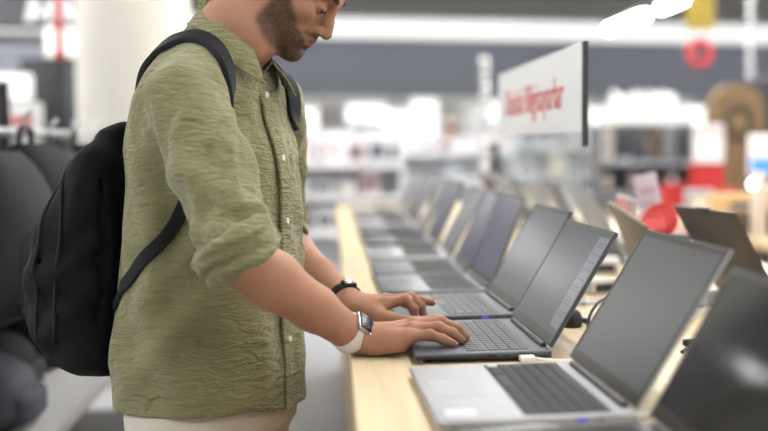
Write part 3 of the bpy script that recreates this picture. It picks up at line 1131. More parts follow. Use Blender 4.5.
add_tube(bm, [(0.1 * math.cos(a), -0.055, zc + 0.11 * math.sin(a)) for a in [2 * PI * k / 28 for k in range(28)]], 0.022, 10, True)
obj('ring', bm, mat('ring_umber', srgb(70, 56, 42), 0.6), t)
bm = bm_new()
add_lathe(bm, [(0, 0.02), (0.045, 0.018), (0.05, 0)], 24, Matrix.Translation((0, -0.05, zc)) @ Matrix.Rotation(PI / 2, 4, 'X'))
obj('boss', bm, mat('boss_tan', srgb(136, 112, 76), 0.6), t)
x0 = xs(757, 9.4)
o = obj('speaker_tower', box((-0.17, -0.1, 0), (0.17, 0.2, zz(76, 9.4)), 0.02), PAL['black'], None, (x0 + 0.12, 9.4, 0))
tag(o, 'black tower cabinet behind the brown arch at the right edge', 'cabinet')

# blue screen and white poster at right edge
Y = 6.6
x0 = xs(765, Y)
t = thing('monitor', 'monitor with a bright blue picture at the right edge', 'monitor', (x0, Y, 0.0))
W = 0.095
z0, z1 = zz(178, Y), zz(134, Y)
obj('casing', box((-W, 0, z0), (W, 0.03, z1), 0.006), PAL['white'], t)
o = obj('screen', box((-W + 0.008, -0.004, z0 + 0.006), (W - 0.008, 0.0, z0 + (z1 - z0) * 0.42)), mat('screen_blue', srgb(60, 120, 200), 0.4, emit=srgb(70, 140, 230), estr=0.5), t)
o['label'] = 'bright blue lower picture'
bm = bm_new()
add_cyl(bm, (0, 0.02, 0.015), (0, 0.02, z0 + 0.02), 0.02, n=12)
add_lathe(bm, [(0, 0), (0.12, 0), (0.12, 0.012), (0, 0.02)], 24, Matrix.Translation((0, 0.02, 0)))
obj('stand', bm, DARKG, t)

# second counter on the right with tan boxes
t = thing('display_table', 'second pale wooden table behind the bronze laptop at the right edge', 'table', (2.25, 5.0, 0))
obj('tabletop', box((-0.66, -1.0, 0.84), (0.7, 1.25, 0.88), 0.004), MAPLE, t)
for sx in (-0.6, 0.64):
    for sy in (-0.94, 1.19):
        obj('leg', box((sx - 0.03, sy - 0.03, 0), (sx + 0.03, sy + 0.03, 0.84), 0.004), MAPLEV, t)
spots = [(722, 4.62, 0.24, 0.18, 0.08, 'tan', 'flat'), (758, 4.36, 0.2, 0.18, 0.10, 'brown', 'low'), (742, 5.2, 0.26, 0.2, 0.12, 'tan', 'middle'), (772, 5.75, 0.2, 0.2, 0.15, 'cream', 'rear'), (700, 5.5, 0.14, 0.16, 0.13, 'grey', 'left')]
for px, Y, w_, d_, h_, c, nm in spots:
    x = xs(px, Y)
    if x < 1.62:
        x = 1.66 + w_ / 2
    put_product('carton', c, w_, d_, h_, (x, Y, 0.8815), '%s %s carton on the second table at the right edge' % (c, nm), 'cartons on the second table', rnd.uniform(-.3, .3))
# white lamp head and cream card near the right edge
p = P(753, 184, 4.12)
t = thing('desk_lamp', 'small round white glowing desk lamp near the right edge', 'lamp', (p.x + 0.20, 4.12, 0.88))
bm = bm_new()
add_lathe(bm, [(0, 0.0), (0.07, 0), (0.07, 0.012), (0.012, 0.02), (0, 0.02)], 20)
obj('base', bm, DARKG, t)
bm = tube(spline([(0, 0, 0.015), (0.01, 0, 0.12), (-0.02, 0, p.z - 0.85), (-0.15, 0, p.z - 0.875)], 8), 0.007, 8)
obj('arm', bm, DARKG, t)
bm = bm_new()
add_lathe(bm, [(0, -0.018), (0.016, -0.014), (0.021, 0.0), (0.017, 0.014), (0, 0.019)], 20, Matrix.Translation((-0.2, 0, p.z - 0.88)) @ Matrix.Rotation(R(60), 4, 'X'))
obj('lamp_head', bm, mat('lamp_head_glow', (1, 1, 1, 1), 0.4, emit=(1, 1, 1, 1), estr=3.5), t)
o = obj('folded_card', box((-0.002, -0.05, 0), (0.03, 0.05, 0.11), 0.003), PAL['cream'], None, None)
p = P(770, 196, 3.0)
o.location = (1.605, 4.22, 0.88)
o.scale = (1, 1, 2.3)
tag(o, 'cream folded card standing by the glowing lamp at the far right edge', 'card')

# ------------------------------------------------------------------ left side: partition, signs, bag racks
Y = 9.0
bm = box((xs(-60, Y), Y, 2.08), (xs(100, Y), Y + 0.1, CEIL_Z))
o = struct('wall_left_partition', bm, mat('partition_dark', srgb(84, 86, 92), 0.6))
glow_letters(28, 92, 3, 26, 8.95, 2, 'large slanted white lettering on the dark board at the upper left', 11, mat('letter_white', srgb(225, 226, 228), 0.5, emit=(1, 1, 1, 1), estr=0.25), 0.25, back=mat('rail_dark', srgb(84, 86, 92), 0.6), m_shape=True)
lightbox(47, 94, 31, 60, 8.9, 'glowing white lightbox crossed by the red pole, upper left', GLOW2)
t = lightbox(-30, 50, 50, 118, 9.6, 'slate grey board behind the glowing sign at the left edge', GREYW, depth=0.05)
lightbox(-24, 31, 76, 102, 7.6, 'glowing white sign at the left edge', mat('sign_soft_glow', (1, 1, 1, 1), 0.5, emit=(1, 1, 1, 1), estr=0.45))
lightbox(-24, 43, 104, 140, 6.4, 'white price board with red print at the left edge', PAL['white'], red=[(0.02, 0.3, 0.42, 0.64), (0.34, 0.56, 0.4, 0.66), (0.6, 0.84, 0.38, 0.62)], depth=0.03)
t = thing('black_cabinet', 'tall black cabinet behind the bags, left of the white column', 'cabinet', (xs(57, 8.2), 8.2, 0))
obj('body', box((-0.2, -0.1, 0), (0.2, 0.2, zz(62, 8.2)), 0.01), PAL['black'], t)
obj('side_post', box((0.1, -0.13, 0), (0.16, -0.1, zz(66, 8.2)), 0.004), PAL['dark grey'], t)
Y = 7.2
t = thing('red_pole', 'red pole hanging from the ceiling at the upper left', 'pole', (xs(62, Y), Y, 0))
bm = bm_new()
add_cyl(bm, (0, 0, zz(60, Y)), (0, 0, CEIL_Z), 0.024, n=14)
obj('pole', bm, mat('pole_red', srgb(170, 44, 36), 0.5), t)
bm = bm_new()
add_lathe(bm, [(0, zz(62, Y)), (0.034, zz(61, Y)), (0.034, zz(56, Y)), (0.02, zz(54, Y))], 16)
obj('end_cap', bm, mat('pole_red_cap', srgb(170, 44, 36), 0.5), t)

# bag rack
BAGM = [mat('bag_black', srgb(26, 26, 30), 0.8, spec=0.2, bump=0.3, bscale=90), mat('bag_charcoal', srgb(44, 44, 48), 0.8, spec=0.2, bump=0.3, bscale=90), mat('bag_slate', srgb(66, 68, 78), 0.8, spec=0.2, bump=0.3, bscale=90)]
WEB = mat('bag_webbing', srgb(20, 20, 22), 0.8)
t = thing('bag_rack', 'dark shelf rack of bags at the left edge behind the man', 'rack', (-1.05, 3.85, 0))
MR = mat('rack_dark', srgb(46, 46, 50), 0.5)
MS = mat('rack_shelf_grey', srgb(176, 176, 178), 0.45)
obj('back_panel', box((-0.33, -1.3, 0), (-0.3, 1.3, 1.5)), MR, t)
for y in (-1.3, 1.27):
    obj('upright', box((-0.34, y, 0), (-0.27, y + 0.03, 1.5)), MR, t)
obj('plinth', box((-0.3, -1.28, 0), (0.28, 1.28, 0.1)), MR, t)
o = obj('shelf', box((-0.3, -1.28, 0.48), (0.36, 1.28, 0.52), 0.004), MS, t); o['label'] = 'pale grey lower shelf'
o = obj('shelf', box((-0.3, -1.28, 0.75), (0.14, 1.28, 0.78), 0.004), MS, t); o['label'] = 'narrow upper shelf'
bm = bm_new()
add_cyl(bm, (0.1, -1.27, 1.275), (0.1, 1.27, 1.275), 0.012, n=12)
obj('hanging_rail', bm, STEEL, t)
for y in (-1.25, 1.25):
    bm = bm_new()
    add_cyl(bm, (-0.3, y, 1.275), (0.1, y, 1.275), 0.01, n=10)
    obj('rail_arm', bm, STEEL, t)


def bag(label, x, y, z, w, h, d, m, hang=False, rz=0.0, group='bags on the rack'):
    """rucksack shape, width along Y, front to +X"""
    t = thing('rucksack', label, 'bag', (x, y, z), rz, group)

    def shell(cx, w_, h_, d_, z0, top=0.55):
        bm = bm_new()
        n, mm = 22, 14
        rings = []
        for i in range(mm + 1):
            v = i / mm
            s = (math.sin(PI * min(v / 0.24, 1) / 2) ** 0.6) if v < 0.24 else (1.0 if v < top else math.cos((v - top) / (1 - top) * PI / 2 * 0.96) ** 0.55)
            s = max(s, 0.06)
            ring = []
            for k in range(n):
                a = 2 * PI * k / n
                ca, sa = math.cos(a), math.sin(a)
                e = 0.62
                ring.append(bm.verts.new((cx + d_ / 2 * s * math.copysign(abs(ca) ** e, ca), w_ / 2 * (0.55 + 0.45 * s) * math.copysign(abs(sa) ** e, sa), z0 + h_ * v)))
            rings.append(ring)
        for a_, b_ in zip(rings, rings[1:]):
            for k in range(n):
                j = (k + 1) % n
                bm.faces.new((a_[k], a_[j], b_[j], b_[k]))
        bm.faces.new(rings[0][::-1])
        bm.faces.new(rings[-1])
        return bm
    obj('body', shell(0, w, h, d, 0), m, t)
    obj('front_pocket', shell(d * 0.42, w * 0.8, h * 0.52, d * 0.42, h * 0.06, 0.7), m, t)
    obj('top_handle', tube(spline([(-d * .1, -0.04, h * .97), (-d * .1, -0.03, h + 0.035), (-d * .1, 0.03, h + 0.035), (-d * .1, 0.04, h * .97)], 6), 0.008, 8), WEB, t)
    for s in (-1, 1):
        obj('strap', tube(spline([(-d * .3, s * w * .2, h * .92), (-d * .62, s * w * .24, h * .6), (-d * .52, s * w * .34, h * .12)], 6), 0.012, 8), WEB, t)
    if hang:
        obj('hook', tube(spline([(-d * .1, 0, h + 0.03), (-d * .1, 0, h + 0.07), (-d * .1 + 0.02, 0, h + 0.09)], 4), 0.006, 6), STEEL, t)
    return t


for k, (y, m, w) in enumerate([(2.95, 1, 'nearest to the left edge'), (3.3, 0, 'second from the near end'), (3.65, 1, 'third from the near end'), (4.0, 0, 'fourth from the near end'), (4.35, 1, 'fifth from the near end'), (4.75, 0, 'farthest, by the white column')]):
    bag('%s rucksack hanging from the rack rail, %s' % (['black', 'charcoal'][m], w), -0.80 + rnd.uniform(-.02, .02), y, 0.80 + (k % 2) * .02, 0.3, 0.42, 0.22, BAGM[m], True, R(rnd.uniform(-12, 12)), 'rucksacks hanging from the rack rail')
for y, m, w in [(2.75, 0, 'nearest'), (3.1, 2, 'second, bluish one'), (3.5, 1, 'third'), (3.9, 0, 'fourth'), (4.3, 1, 'fifth')]:
    bag('%s rucksack standing on the lower rack shelf, %s from the near end' % (['black', 'charcoal', 'slate'][m], w), -0.96 + (0.10 if m == 2 else 0), y, 0.5215, 0.28, 0.170, 0.2, BAGM[m], False, R(rnd.uniform(-8, 8)), 'rucksacks standing on the lower rack shelf')
for y, m, w in [(2.8, 0, 'nearest'), (3.3, 1, 'second'), (3.8, 0, 'third')]:
    bag('%s rucksack on the floor plinth of the rack, %s from the near end' % (['black', 'charcoal'][m], w), -0.95, y, 0.1015, 0.3, 0.31, 0.2, BAGM[m], False, R(rnd.uniform(-8, 8)), 'rucksacks at the foot of the rack')
# ------------------------------------------------------------------ sculpting with distance fields
def smin(a, b, k):
    h = np.clip(0.5 + 0.5 * (b - a) / k, 0, 1)
    return b * (1 - h) + a * h - k * h * (1 - h)


def axis(*segs):
    """(start, stop, step) runs joined into one increasing axis"""
    out = []
    for a, b, s in segs:
        n = max(1, int(round((b - a) / s)))
        out.append(np.linspace(a, b, n, endpoint=False))
    out.append(np.array([segs[-1][1]]))
    return np.concatenate(out).astype(np.float32)


class Field:
    def __init__(self, xs_, ys_, zs_):
        self.ax = [xs_, ys_, zs_]
        self.F = np.full((len(xs_), len(ys_), len(zs_)), 0.3, np.float32)

    def sl(self, lo, hi):
        s = []
        for i in range(3):
            a = int(np.searchsorted(self.ax[i], lo[i]))
            b = int(np.searchsorted(self.ax[i], hi[i]))
            s.append(slice(max(0, a - 1), min(len(self.ax[i]), b + 1)))
        return tuple(s)

    def grid(self, s):
        return (self.ax[0][s[0]][:, None, None], self.ax[1][s[1]][None, :, None], self.ax[2][s[2]][None, None, :])

    def op(self, fn, lo, hi, k=0.01, mode='u', pad=0.03):
        lo = [v - pad - k for v in lo]
        hi = [v + pad + k for v in hi]
        s = self.sl(lo, hi)
        if any(q.stop - q.start < 2 for q in s):
            return
        d = fn(*self.grid(s)).astype(np.float32)
        sub = self.F[s]
        if mode == 'u':
            self.F[s] = smin(sub, d, k)
        elif mode == 's':
            self.F[s] = -smin(-sub, d, k)
        elif mode == 'i':
            self.F[s] = -smin(-sub, -d, k)

    def cap(self, a, b, ra, rb=None, k=0.01, mode='u', pad=0.03, flat=None):
        a, b = np.array(a, float), np.array(b, float)
        rb = ra if rb is None else rb
        ab = b - a
        L2 = max(float(ab @ ab), 1e-9)
        m = max(ra, rb)

        def fn(X, Y, Z):
            px, py, pz = X - a[0], Y - a[1], Z - a[2]
            t = np.clip((px * ab[0] + py * ab[1] + pz * ab[2]) / L2, 0, 1)
            dx, dy, dz = px - t * ab[0], py - t * ab[1], pz - t * ab[2]
            if flat is not None:
                n, f_ = flat
                q = (dx * n[0] + dy * n[1] + dz * n[2]) * (f_ - 1.0)
                dx, dy, dz = dx + n[0] * q, dy + n[1] * q, dz + n[2] * q
            return np.sqrt(dx * dx + dy * dy + dz * dz) - (ra + (rb - ra) * t)
        self.op(fn, np.minimum(a, b) - m, np.maximum(a, b) + m, k, mode, pad)

    def chain(self, pts, rad, k=0.01, mode='u', n=0, flat=None, pad=0.03):
        pts = [np.array(p, float) for p in pts]
        if n:
            sp = spline(pts, n)
            rr = []
            for i in range(len(rad) - 1):
                rr += [rad[i] + (rad[i + 1] - rad[i]) * q / n for q in range(n)]
            rr.append(rad[-1])
            pts, rad = [np.array(p) for p in sp], rr
        for i in range(len(pts) - 1):
            self.cap(pts[i], pts[i + 1], rad[i], rad[i + 1], k, mode, pad, flat)

    def ell(self, c, r, M=None, k=0.01, mode='u', pad=0.03):
        """ellipsoid; M rotates local axes to world (3x3)"""
        c = np.array(c, float)
        M = np.eye(3) if M is None else np.array(M, float)
        r = np.array(r, float)
        m = float(max(r))

        def fn(X, Y, Z):
            p = (X - c[0], Y - c[1], Z - c[2])
            q = [(p[0] * M[0][i] + p[1] * M[1][i] + p[2] * M[2][i]) for i in range(3)]
            k0 = np.sqrt(sum((q[i] / r[i]) ** 2 for i in range(3)))
            k1 = np.sqrt(sum((q[i] / r[i] ** 2) ** 2 for i in range(3))) + 1e-9
            return k0 * (k0 - 1) / k1
        self.op(fn, c - m, c + m, k, mode, pad)

    def mesh(self, name, smooth_iter=1, proj=None):
        F = self.F
        ax = self.ax
        neg = F < 0
        nx, ny, nz = F.shape
        c8 = np.zeros((nx - 1, ny - 1, nz - 1), np.uint8)
        for i in (0, 1):
            for j in (0, 1):
                for k in (0, 1):
                    c8 += neg[i:nx - 1 + i, j:ny - 1 + j, k:nz - 1 + k]
        act = np.argwhere((c8 > 0) & (c8 < 8))
        del c8
        I, J, K = act.T
        acc = np.zeros((len(act), 3))
        cnt = np.zeros(len(act))
        offs = [(0, 0, 0), (1, 0, 0), (0, 1, 0), (1, 1, 0), (0, 0, 1), (1, 0, 1), (0, 1, 1), (1, 1, 1)]
        vals = [F[I + a, J + b, K + c] for a, b, c in offs]
        poss = [np.stack([ax[0][I + a], ax[1][J + b], ax[2][K + c]], 1) for a, b, c in offs]
        for u, v in [(0, 1), (2, 3), (4, 5), (6, 7), (0, 2), (1, 3), (4, 6), (5, 7), (0, 4), (1, 5), (2, 6), (3, 7)]:
            a, b = vals[u], vals[v]
            m = (a < 0) != (b < 0)
            t = np.where(m, a / np.where(m, a - b, 1), 0)
            acc += np.where(m[:, None], poss[u] + (poss[v] - poss[u]) * t[:, None], 0)
            cnt += m
        V = acc / cnt[:, None]
        idx = np.full((nx - 1, ny - 1, nz - 1), -1, np.int32)
        idx[I, J, K] = np.arange(len(act))
        quads = []
        for axis_ in range(3):
            sl0 = [slice(None)] * 3
            sl1 = [slice(None)] * 3
            sl0[axis_] = slice(0, -1)
            sl1[axis_] = slice(1, None)
            A, B = neg[tuple(sl0)], neg[tuple(sl1)]
            E = np.argwhere(A != B)
            o = [a for a in range(3) if a != axis_]
            ok = np.ones(len(E), bool)
            for a in o:
                ok &= (E[:, a] > 0) & (E[:, a] < F.shape[a] - 1)
            E = E[ok]
            fl = A[tuple(E.T)]

            def at(d0, d1):
                e = E.copy()
                e[:, o[0]] -= d0
                e[:, o[1]] -= d1
                return idx[tuple(e.T)]
            q = np.stack([at(1, 1), at(0, 1), at(0, 0), at(1, 0)], 1)
            flip = fl if axis_ != 1 else ~fl
            q[~flip] = q[~flip][:, ::-1]
            quads.append(q)
        Q = np.concatenate(quads)
        # light smoothing of the surface along its own edges
        if smooth_iter:
            e = np.concatenate([Q[:, [0, 1]], Q[:, [1, 2]], Q[:, [2, 3]], Q[:, [3, 0]]])
            for it in range(smooth_iter):
                sm = np.zeros_like(V)
                ct = np.zeros(len(V))
                np.add.at(sm, e[:, 0], V[e[:, 1]])
                np.add.at(sm, e[:, 1], V[e[:, 0]])
                np.add.at(ct, e[:, 0], 1)
                np.add.at(ct, e[:, 1], 1)
                V = V * 0.5 + 0.5 * sm / np.maximum(ct, 1)[:, None]
        me = bpy.data.meshes.new(name)
        me.vertices.add(len(V))
        me.vertices.foreach_set('co', V.astype(np.float32).ravel())
        me.loops.add(len(Q) * 4)
        me.loops.foreach_set('vertex_index', Q.astype(np.int32).ravel())
        me.polygons.add(len(Q))
        me.polygons.foreach_set('loop_start', np.arange(0, len(Q) * 4, 4, dtype=np.int32))
        me.polygons.foreach_set('use_smooth', np.ones(len(Q), bool))
        me.update(calc_edges=True)
        me.validate()
        return me, V


def attr(me, name, vals):
    a = me.attributes.new(name, 'FLOAT', 'POINT')
    a.data.foreach_set('value', np.asarray(vals, np.float32))


def sstep(x, a, b):
    t = np.clip((x - a) / (b - a), 0, 1)
    return t * t * (3 - 2 * t)
# ------------------------------------------------------------------ the man
TH = R(25)
FD = np.array([math.cos(TH), -math.sin(TH), 0.0])      # the way his chest faces
RD = np.array([-math.sin(TH), -math.cos(TH), 0.0])     # his right
HS = 0.92                                              # head scale
hp, hy = R(38), R(15)
hf = np.array([math.cos(hp) * math.cos(hy), -math.cos(hp) * math.sin(hy), -math.sin(hp)])
hl = np.array([math.sin(hy), math.cos(hy), 0.0])
hu = np.cross(hf, hl)
HM = np.stack([hf, hl, hu], 1)
HO = np.array(P(287, 58, 2.06)) - HM @ (np.array([0.075, 0, -0.118]) * HS)


def H(x, y, z):
    return HO + HM @ (np.array([x, y, z]) * HS)


SH_R = np.array(P(186, 97, 1.875))
EL_R = np.array(P(243, 259, 1.705))
WR_R = np.array(P(354, 336, 1.858))
SH_L = np.array([-0.105, 2.175, 1.312])
EL_L = np.array(P(277, 240, 2.33))
WR_L = np.array(P(347, 302, 2.10))
NECK = np.array([-0.164, 2.035, 1.405])

# torso profile of the shirt: height, centre x, half depth along the chest, half width across
PROF = np.array([
    # z      cx      a      b
    [0.70, -0.203, 0.136, 0.172],
    [0.787, -0.203, 0.143, 0.175],
    [0.875, -0.207, 0.147, 0.176],
    [0.963, -0.202, 0.139, 0.172],
    [1.052, -0.197, 0.132, 0.170],
    [1.140, -0.195, 0.128, 0.172],
    [1.229, -0.196, 0.121, 0.170],
    [1.317, -0.198, 0.100, 0.155],
    [1.360, -0.200, 0.078, 0.120],
    [1.405, -0.202, 0.044, 0.065],
    [1.43, -0.202, 0.012, 0.02]])
CYT = 2.045


def torso(X, Y, Z, grow=0.0, fold=0.0, e=2.35):
    cx = np.interp(Z, PROF[:, 0], PROF[:, 1])
    a = np.interp(Z, PROF[:, 0], PROF[:, 2]) + grow
    b = np.interp(Z, PROF[:, 0], PROF[:, 3]) + grow
    dx, dy = X - cx, Y - CYT
    u = dx * FD[0] + dy * FD[1]
    v = dx * RD[0] + dy * RD[1]
    r = (np.abs(u / a) ** e + np.abs(v / b) ** e + 1e-9) ** (1.0 / e)
    d = (r - 1) * np.minimum(a, b) * 1.08
    if fold:
        az = np.arctan2(v, u)
        w = sstep(Z, 0.78, 0.9) * 0.6 + 0.4
        f_ = np.sin(az * 7 + 2.2 * np.sin(Z * 9 + 1.0) + 0.6) * 0.5 + np.sin(az * 13 - Z * 16 + 1.5 * np.sin(Z * 21 + az * 2)) * 0.3 + np.sin(Z * 46 + az * 5 + 2 * np.sin(az * 3 + Z * 8)) * 0.32
        d = d + f_ * fold * w
    return d


def limb_folds(a, b, fold, k1=2, k2=60, ph=0.0):
    """long wrinkles that wind round a sleeve"""
    a, b = np.array(a), np.array(b)
    L = np.linalg.norm(b - a)
    ax_ = (b - a) / L
    s1 = np.cross(ax_, [0.3, 1, 0.2])
    s1 /= np.linalg.norm(s1)
    s2 = np.cross(ax_, s1)

    def fn(X, Y, Z):
        px, py, pz = X - a[0], Y - a[1], Z - a[2]
        t = px * ax_[0] + py * ax_[1] + pz * ax_[2]
        az = np.arctan2(px * s2[0] + py * s2[1] + pz * s2[2], px * s1[0] + py * s1[1] + pz * s1[2])
        tt = np.clip(t / L, 0, 1)
        return fold * (np.sin(az * k1 + t * k2 + ph + 1.2 * np.sin(t * 25 + az)) * 0.55 * (0.4 + tt) + np.sin(az * 5 - t * 30 + ph * 2 + 1.5 * np.sin(t * 40)) * 0.4 + np.sin(az * 3 + t * 115 + ph) * 0.35 * tt ** 2)
    return fn


person = thing('person', 'man in an olive shirt with short stubble typing on the graphite laptop', 'person', (-0.21, 2.05, 0.0))
PINV = Matrix.Translation((0.21, -2.05, 0.0))


def child(name, me, material, parent=person):
    """mesh built in world coordinates, hung under the person"""
    o = link(name, me, material, parent)
    if parent is person:
        o.matrix_parent_inverse = PINV
    return o


# ---- skin
FB = Field(axis((-.50, -.24, .007), (-.24, -.13, .003), (-.13, .235, .0019)),
           axis((1.62, 1.80, .0035), (1.80, 2.16, .0019), (2.16, 2.45, .005)),
           axis((0.0, .86, .014), (.86, .90, .004), (.90, .99, .0017), (.99, 1.08, .003), (1.08, 1.33, .006), (1.33, 1.65, .002)))
B = FB
# trunk and legs, under the clothes
B.op(lambda X, Y, Z: np.maximum(torso(X, Y, Z, grow=-0.016), np.maximum(0.80 - Z, Z - 1.40)), (-.42, 1.85, .8), (0, 2.25, 1.42), 0.02)
for s, foot in ((1, (-0.275, 1.96)), (-1, (-0.16, 2.14))):
    hip = np.array([-0.213, CYT, 0.86]) + RD * 0.085 * s
    ft = np.array([foot[0], foot[1], 0.09])
    kn = (hip + ft) / 2 + FD * 0.02 + np.array([0, 0, 0.03])
    B.cap(hip, kn, 0.075, 0.05, 0.03)
    B.cap(kn, ft, 0.05, 0.038, 0.02)
    B.cap(ft + [0, 0, -0.045], ft + FD * 0.15 + [0, 0, -0.055], 0.034, 0.026, 0.02)
B.cap(NECK + [0, 0, -0.05], SH_R + [0, 0, -.03], 0.03, 0.035, 0.03)
B.cap(NECK + [0, 0, -0.05], SH_L + [0, 0, -.03], 0.03, 0.035, 0.03)
for sh, el, wr in ((SH_R, EL_R, WR_R), (SH_L, EL_L, WR_L)):
    B.cap(sh + (el - sh) * 0.1, el, 0.034, 0.037, 0.015)
    d = wr - el
    side = np.cross(d / np.linalg.norm(d), [0, 0, 1.0])
    m1 = el + d * 0.24 + np.array([0, 0, -0.002])
    m2 = el + d * 0.62
    B.cap(el, m1, 0.0385, 0.0425, 0.015)
    B.cap(m1, m2, 0.0425, 0.034, 0.015)
    B.cap(m2, wr, 0.034, 0.0265, 0.015)
    B.cap(wr - d * 0.06 + side * 0.006, wr + d * 0.03 + side * 0.006, 0.0225, 0.022, 0.012)
    B.cap(wr - d * 0.06 - side * 0.006, wr + d * 0.03 - side * 0.006, 0.0225, 0.022, 0.012)
# neck
B.chain([NECK + [-0.012, 0, -0.03], NECK + [0.01, 0.0, 0.03], H(-0.042, 0, -0.07)], [0.056, 0.0555, 0.059], 0.03)
B.cap(H(-0.01, -0.055, -0.05), NECK + FD * 0.05 + RD * 0.012 + np.array([0, 0, -0.01]), 0.017, 0.011, 0.025)
B.cap(H(-0.01, 0.055, -0.05), NECK + FD * 0.05 - RD * 0.012 + np.array([0, 0, -0.01]), 0.017, 0.011, 0.025)
B.cap(H(0.03, 0, -0.10), NECK + FD * 0.052 + np.array([0, 0, 0.01]), 0.022, 0.02, 0.03)      # throat


def he(c, r, k=0.012, mode='u'):
    B.ell(H(*c), np.array(r) * HS, HM, k, mode)


def hc(a, b, ra, rb=None, k=0.01, mode='u'):
    B.cap(H(*a), H(*b), ra * HS, (ra if rb is None else rb) * HS, k, mode)


# skull and face
he((-0.012, 0, 0.035), (0.098, 0.077, 0.086), 0.02)
he((0.030, 0, -0.025), (0.058, 0.062, 0.080), 0.02)
he((0.048, 0, 0.03), (0.042, 0.06, 0.045), 0.02)
for s in (-1, 1):
    hc((-0.004, s * 0.055, -0.035), (0.006, s * 0.054, -0.072), 0.013, 0.015, 0.02)   # jaw angle
    hc((0.006, s * 0.053, -0.072), (0.072, s * 0.016, -0.104), 0.016, 0.015, 0.018)    # jaw line
    hc((0.010, s * 0.05, -0.05), (0.06, s * 0.03, -0.075), 0.02, 0.02, 0.025)          # cheek fill
    he((0.056, s * 0.047, -0.022), (0.022, 0.018, 0.016), 0.02)                        # cheekbone
    hc((0.082, s * 0.010, 0.021), (0.066, s * 0.046, 0.020), 0.011, 0.010, 0.014)      # brow
he((0.074, 0, -0.103), (0.020, 0.024, 0.017), 0.014)                                   # chin
he((0.079, 0, -0.068), (0.016, 0.027, 0.024), 0.016)                                   # muzzle
for s in (-1, 1):
    he((0.088, s * 0.031, 0.001), (0.015, 0.018, 0.012), 0.012, 's')                   # eye socket
    he((0.0745, s * 0.031, 0.000), (0.0145, 0.0165, 0.0135), 0.004)                    # closed down lid
    hc((0.088, s * 0.022, -0.0045), (0.082, s * 0.044, -0.0050), 0.0022, 0.0018, 0.0015, 's')   # lash line
    hc((0.089, s * 0.020, 0.0065), (0.081, s * 0.045, 0.0065), 0.0012, 0.001, 0.002, 's')       # lid crease
# nose
hc((0.085, 0, 0.014), (0.101, 0, -0.020), 0.0085, 0.0095, 0.012)
hc((0.101, 0, -0.020), (0.1075, 0, -0.036), 0.0095, 0.0115, 0.006)
for s in (-1, 1):
    he((0.094, s * 0.0125, -0.039), (0.0115, 0.0075, 0.0085), 0.006)
    hc((0.101, s * 0.0065, -0.047), (0.095, s * 0.009, -0.0465), 0.0032, 0.0032, 0.002, 's')    # nostril
    hc((0.090, s * 0.0195, -0.034), (0.082, s * 0.031, -0.058), 0.0016, 0.0016, 0.008, 's')     # smile fold
hc((0.093, 0, -0.047), (0.0945, 0, -0.058), 0.0045, 0.0055, 0.008)                      # philtrum
for s in (-1, 1):
    hc((0.0945, 0, -0.0615), (0.0835, s * 0.0235, -0.0665), 0.0046, 0.0026, 0.004)       # upper lip
    hc((0.0930, 0, -0.0735), (0.0830, s * 0.0210, -0.0690), 0.0053, 0.0028, 0.004)       # lower lip
    hc((0.1015, 0, -0.0668), (0.0835, s * 0.0250, -0.0678), 0.0013, 0.0015, 0.002, 's')  # mouth line
hc((0.0945, -0.012, -0.0845), (0.0945, 0.012, -0.0845), 0.004, 0.004, 0.008, 's')        # under the lip
# ears
for s in (-1, 1):
    c = np.array([-0.012, s * 0.077, 0.0])
    pts = [c + np.array([math.cos(a) * 0.016 - 0.003, s * 0.006, math.sin(a) * 0.028]) for a in [R(q) for q in range(-80, 215, 25)]]
    for q0, q1 in zip(pts, pts[1:]):
        hc(q0, q1, 0.0045, 0.0045, 0.003)
    he(c + np.array([0.002, 0, -0.004]), (0.014, 0.006, 0.024), 0.005)
    he(c + np.array([0.002, s * 0.008, -0.002]), (0.007, 0.006, 0.011), 0.004, 's')
    he(c + np.array([0.004, s * 0.002, -0.029]), (0.007, 0.005, 0.008), 0.005)

# hands: carpal, knuckles, finger joints (world), radii
NAILS = []


def hand(wr, fingers, thumb, palm_extra, up):
    up = np.array(up, float)
    for nm, pts, rad in fingers:
        pts = [np.array(p) for p in pts]
        base = wr + (pts[0] - wr) * 0.22 + np.array([0, 0, -0.003])
        B.cap(base, pts[0] - up * 0.002, 0.0150, 0.0108, 0.010)
        B.ell(pts[0] + up * 0.002, (0.010, 0.0095, 0.0095), None, 0.006)        # knuckle
        mid = []
        for i in range(3):
            B.cap(pts[i], pts[i + 1], rad[i], rad[i + 1], 0.003 if i else 0.005, pad=0.012)
        B.ell(pts[1], (rad[1] * 1.12,) * 3, None, 0.003, pad=0.012)
        B.ell(pts[2], (rad[2] * 1.07,) * 3, None, 0.003, pad=0.012)
        NAILS.append((pts[2], pts[3], rad[3], up))
    # webs between neighbouring knuckles
    for (n0, p0, r0), (n1, p1, r1) in zip(fingers, fingers[1:]):
        a = np.array(p0[0]) * 0.72 + np.array(p0[1]) * 0.28
        b = np.array(p1[0]) * 0.72 + np.array(p1[1]) * 0.28
        B.cap(a - up * 0.004, b - up * 0.004, 0.0055, 0.0055, 0.006, pad=0.012)
    tp, tr = thumb
    tp = [np.array(p) for p in tp]
    for i in range(3):
        B.cap(tp[i], tp[i + 1], tr[i], tr[i + 1], 0.010 if i == 0 else 0.004, pad=0.015)
    NAILS.append((tp[2], tp[3], tr[3], up))
    for a, b, ra, rb in palm_extra:
        B.cap(a, b, ra, rb, 0.014)


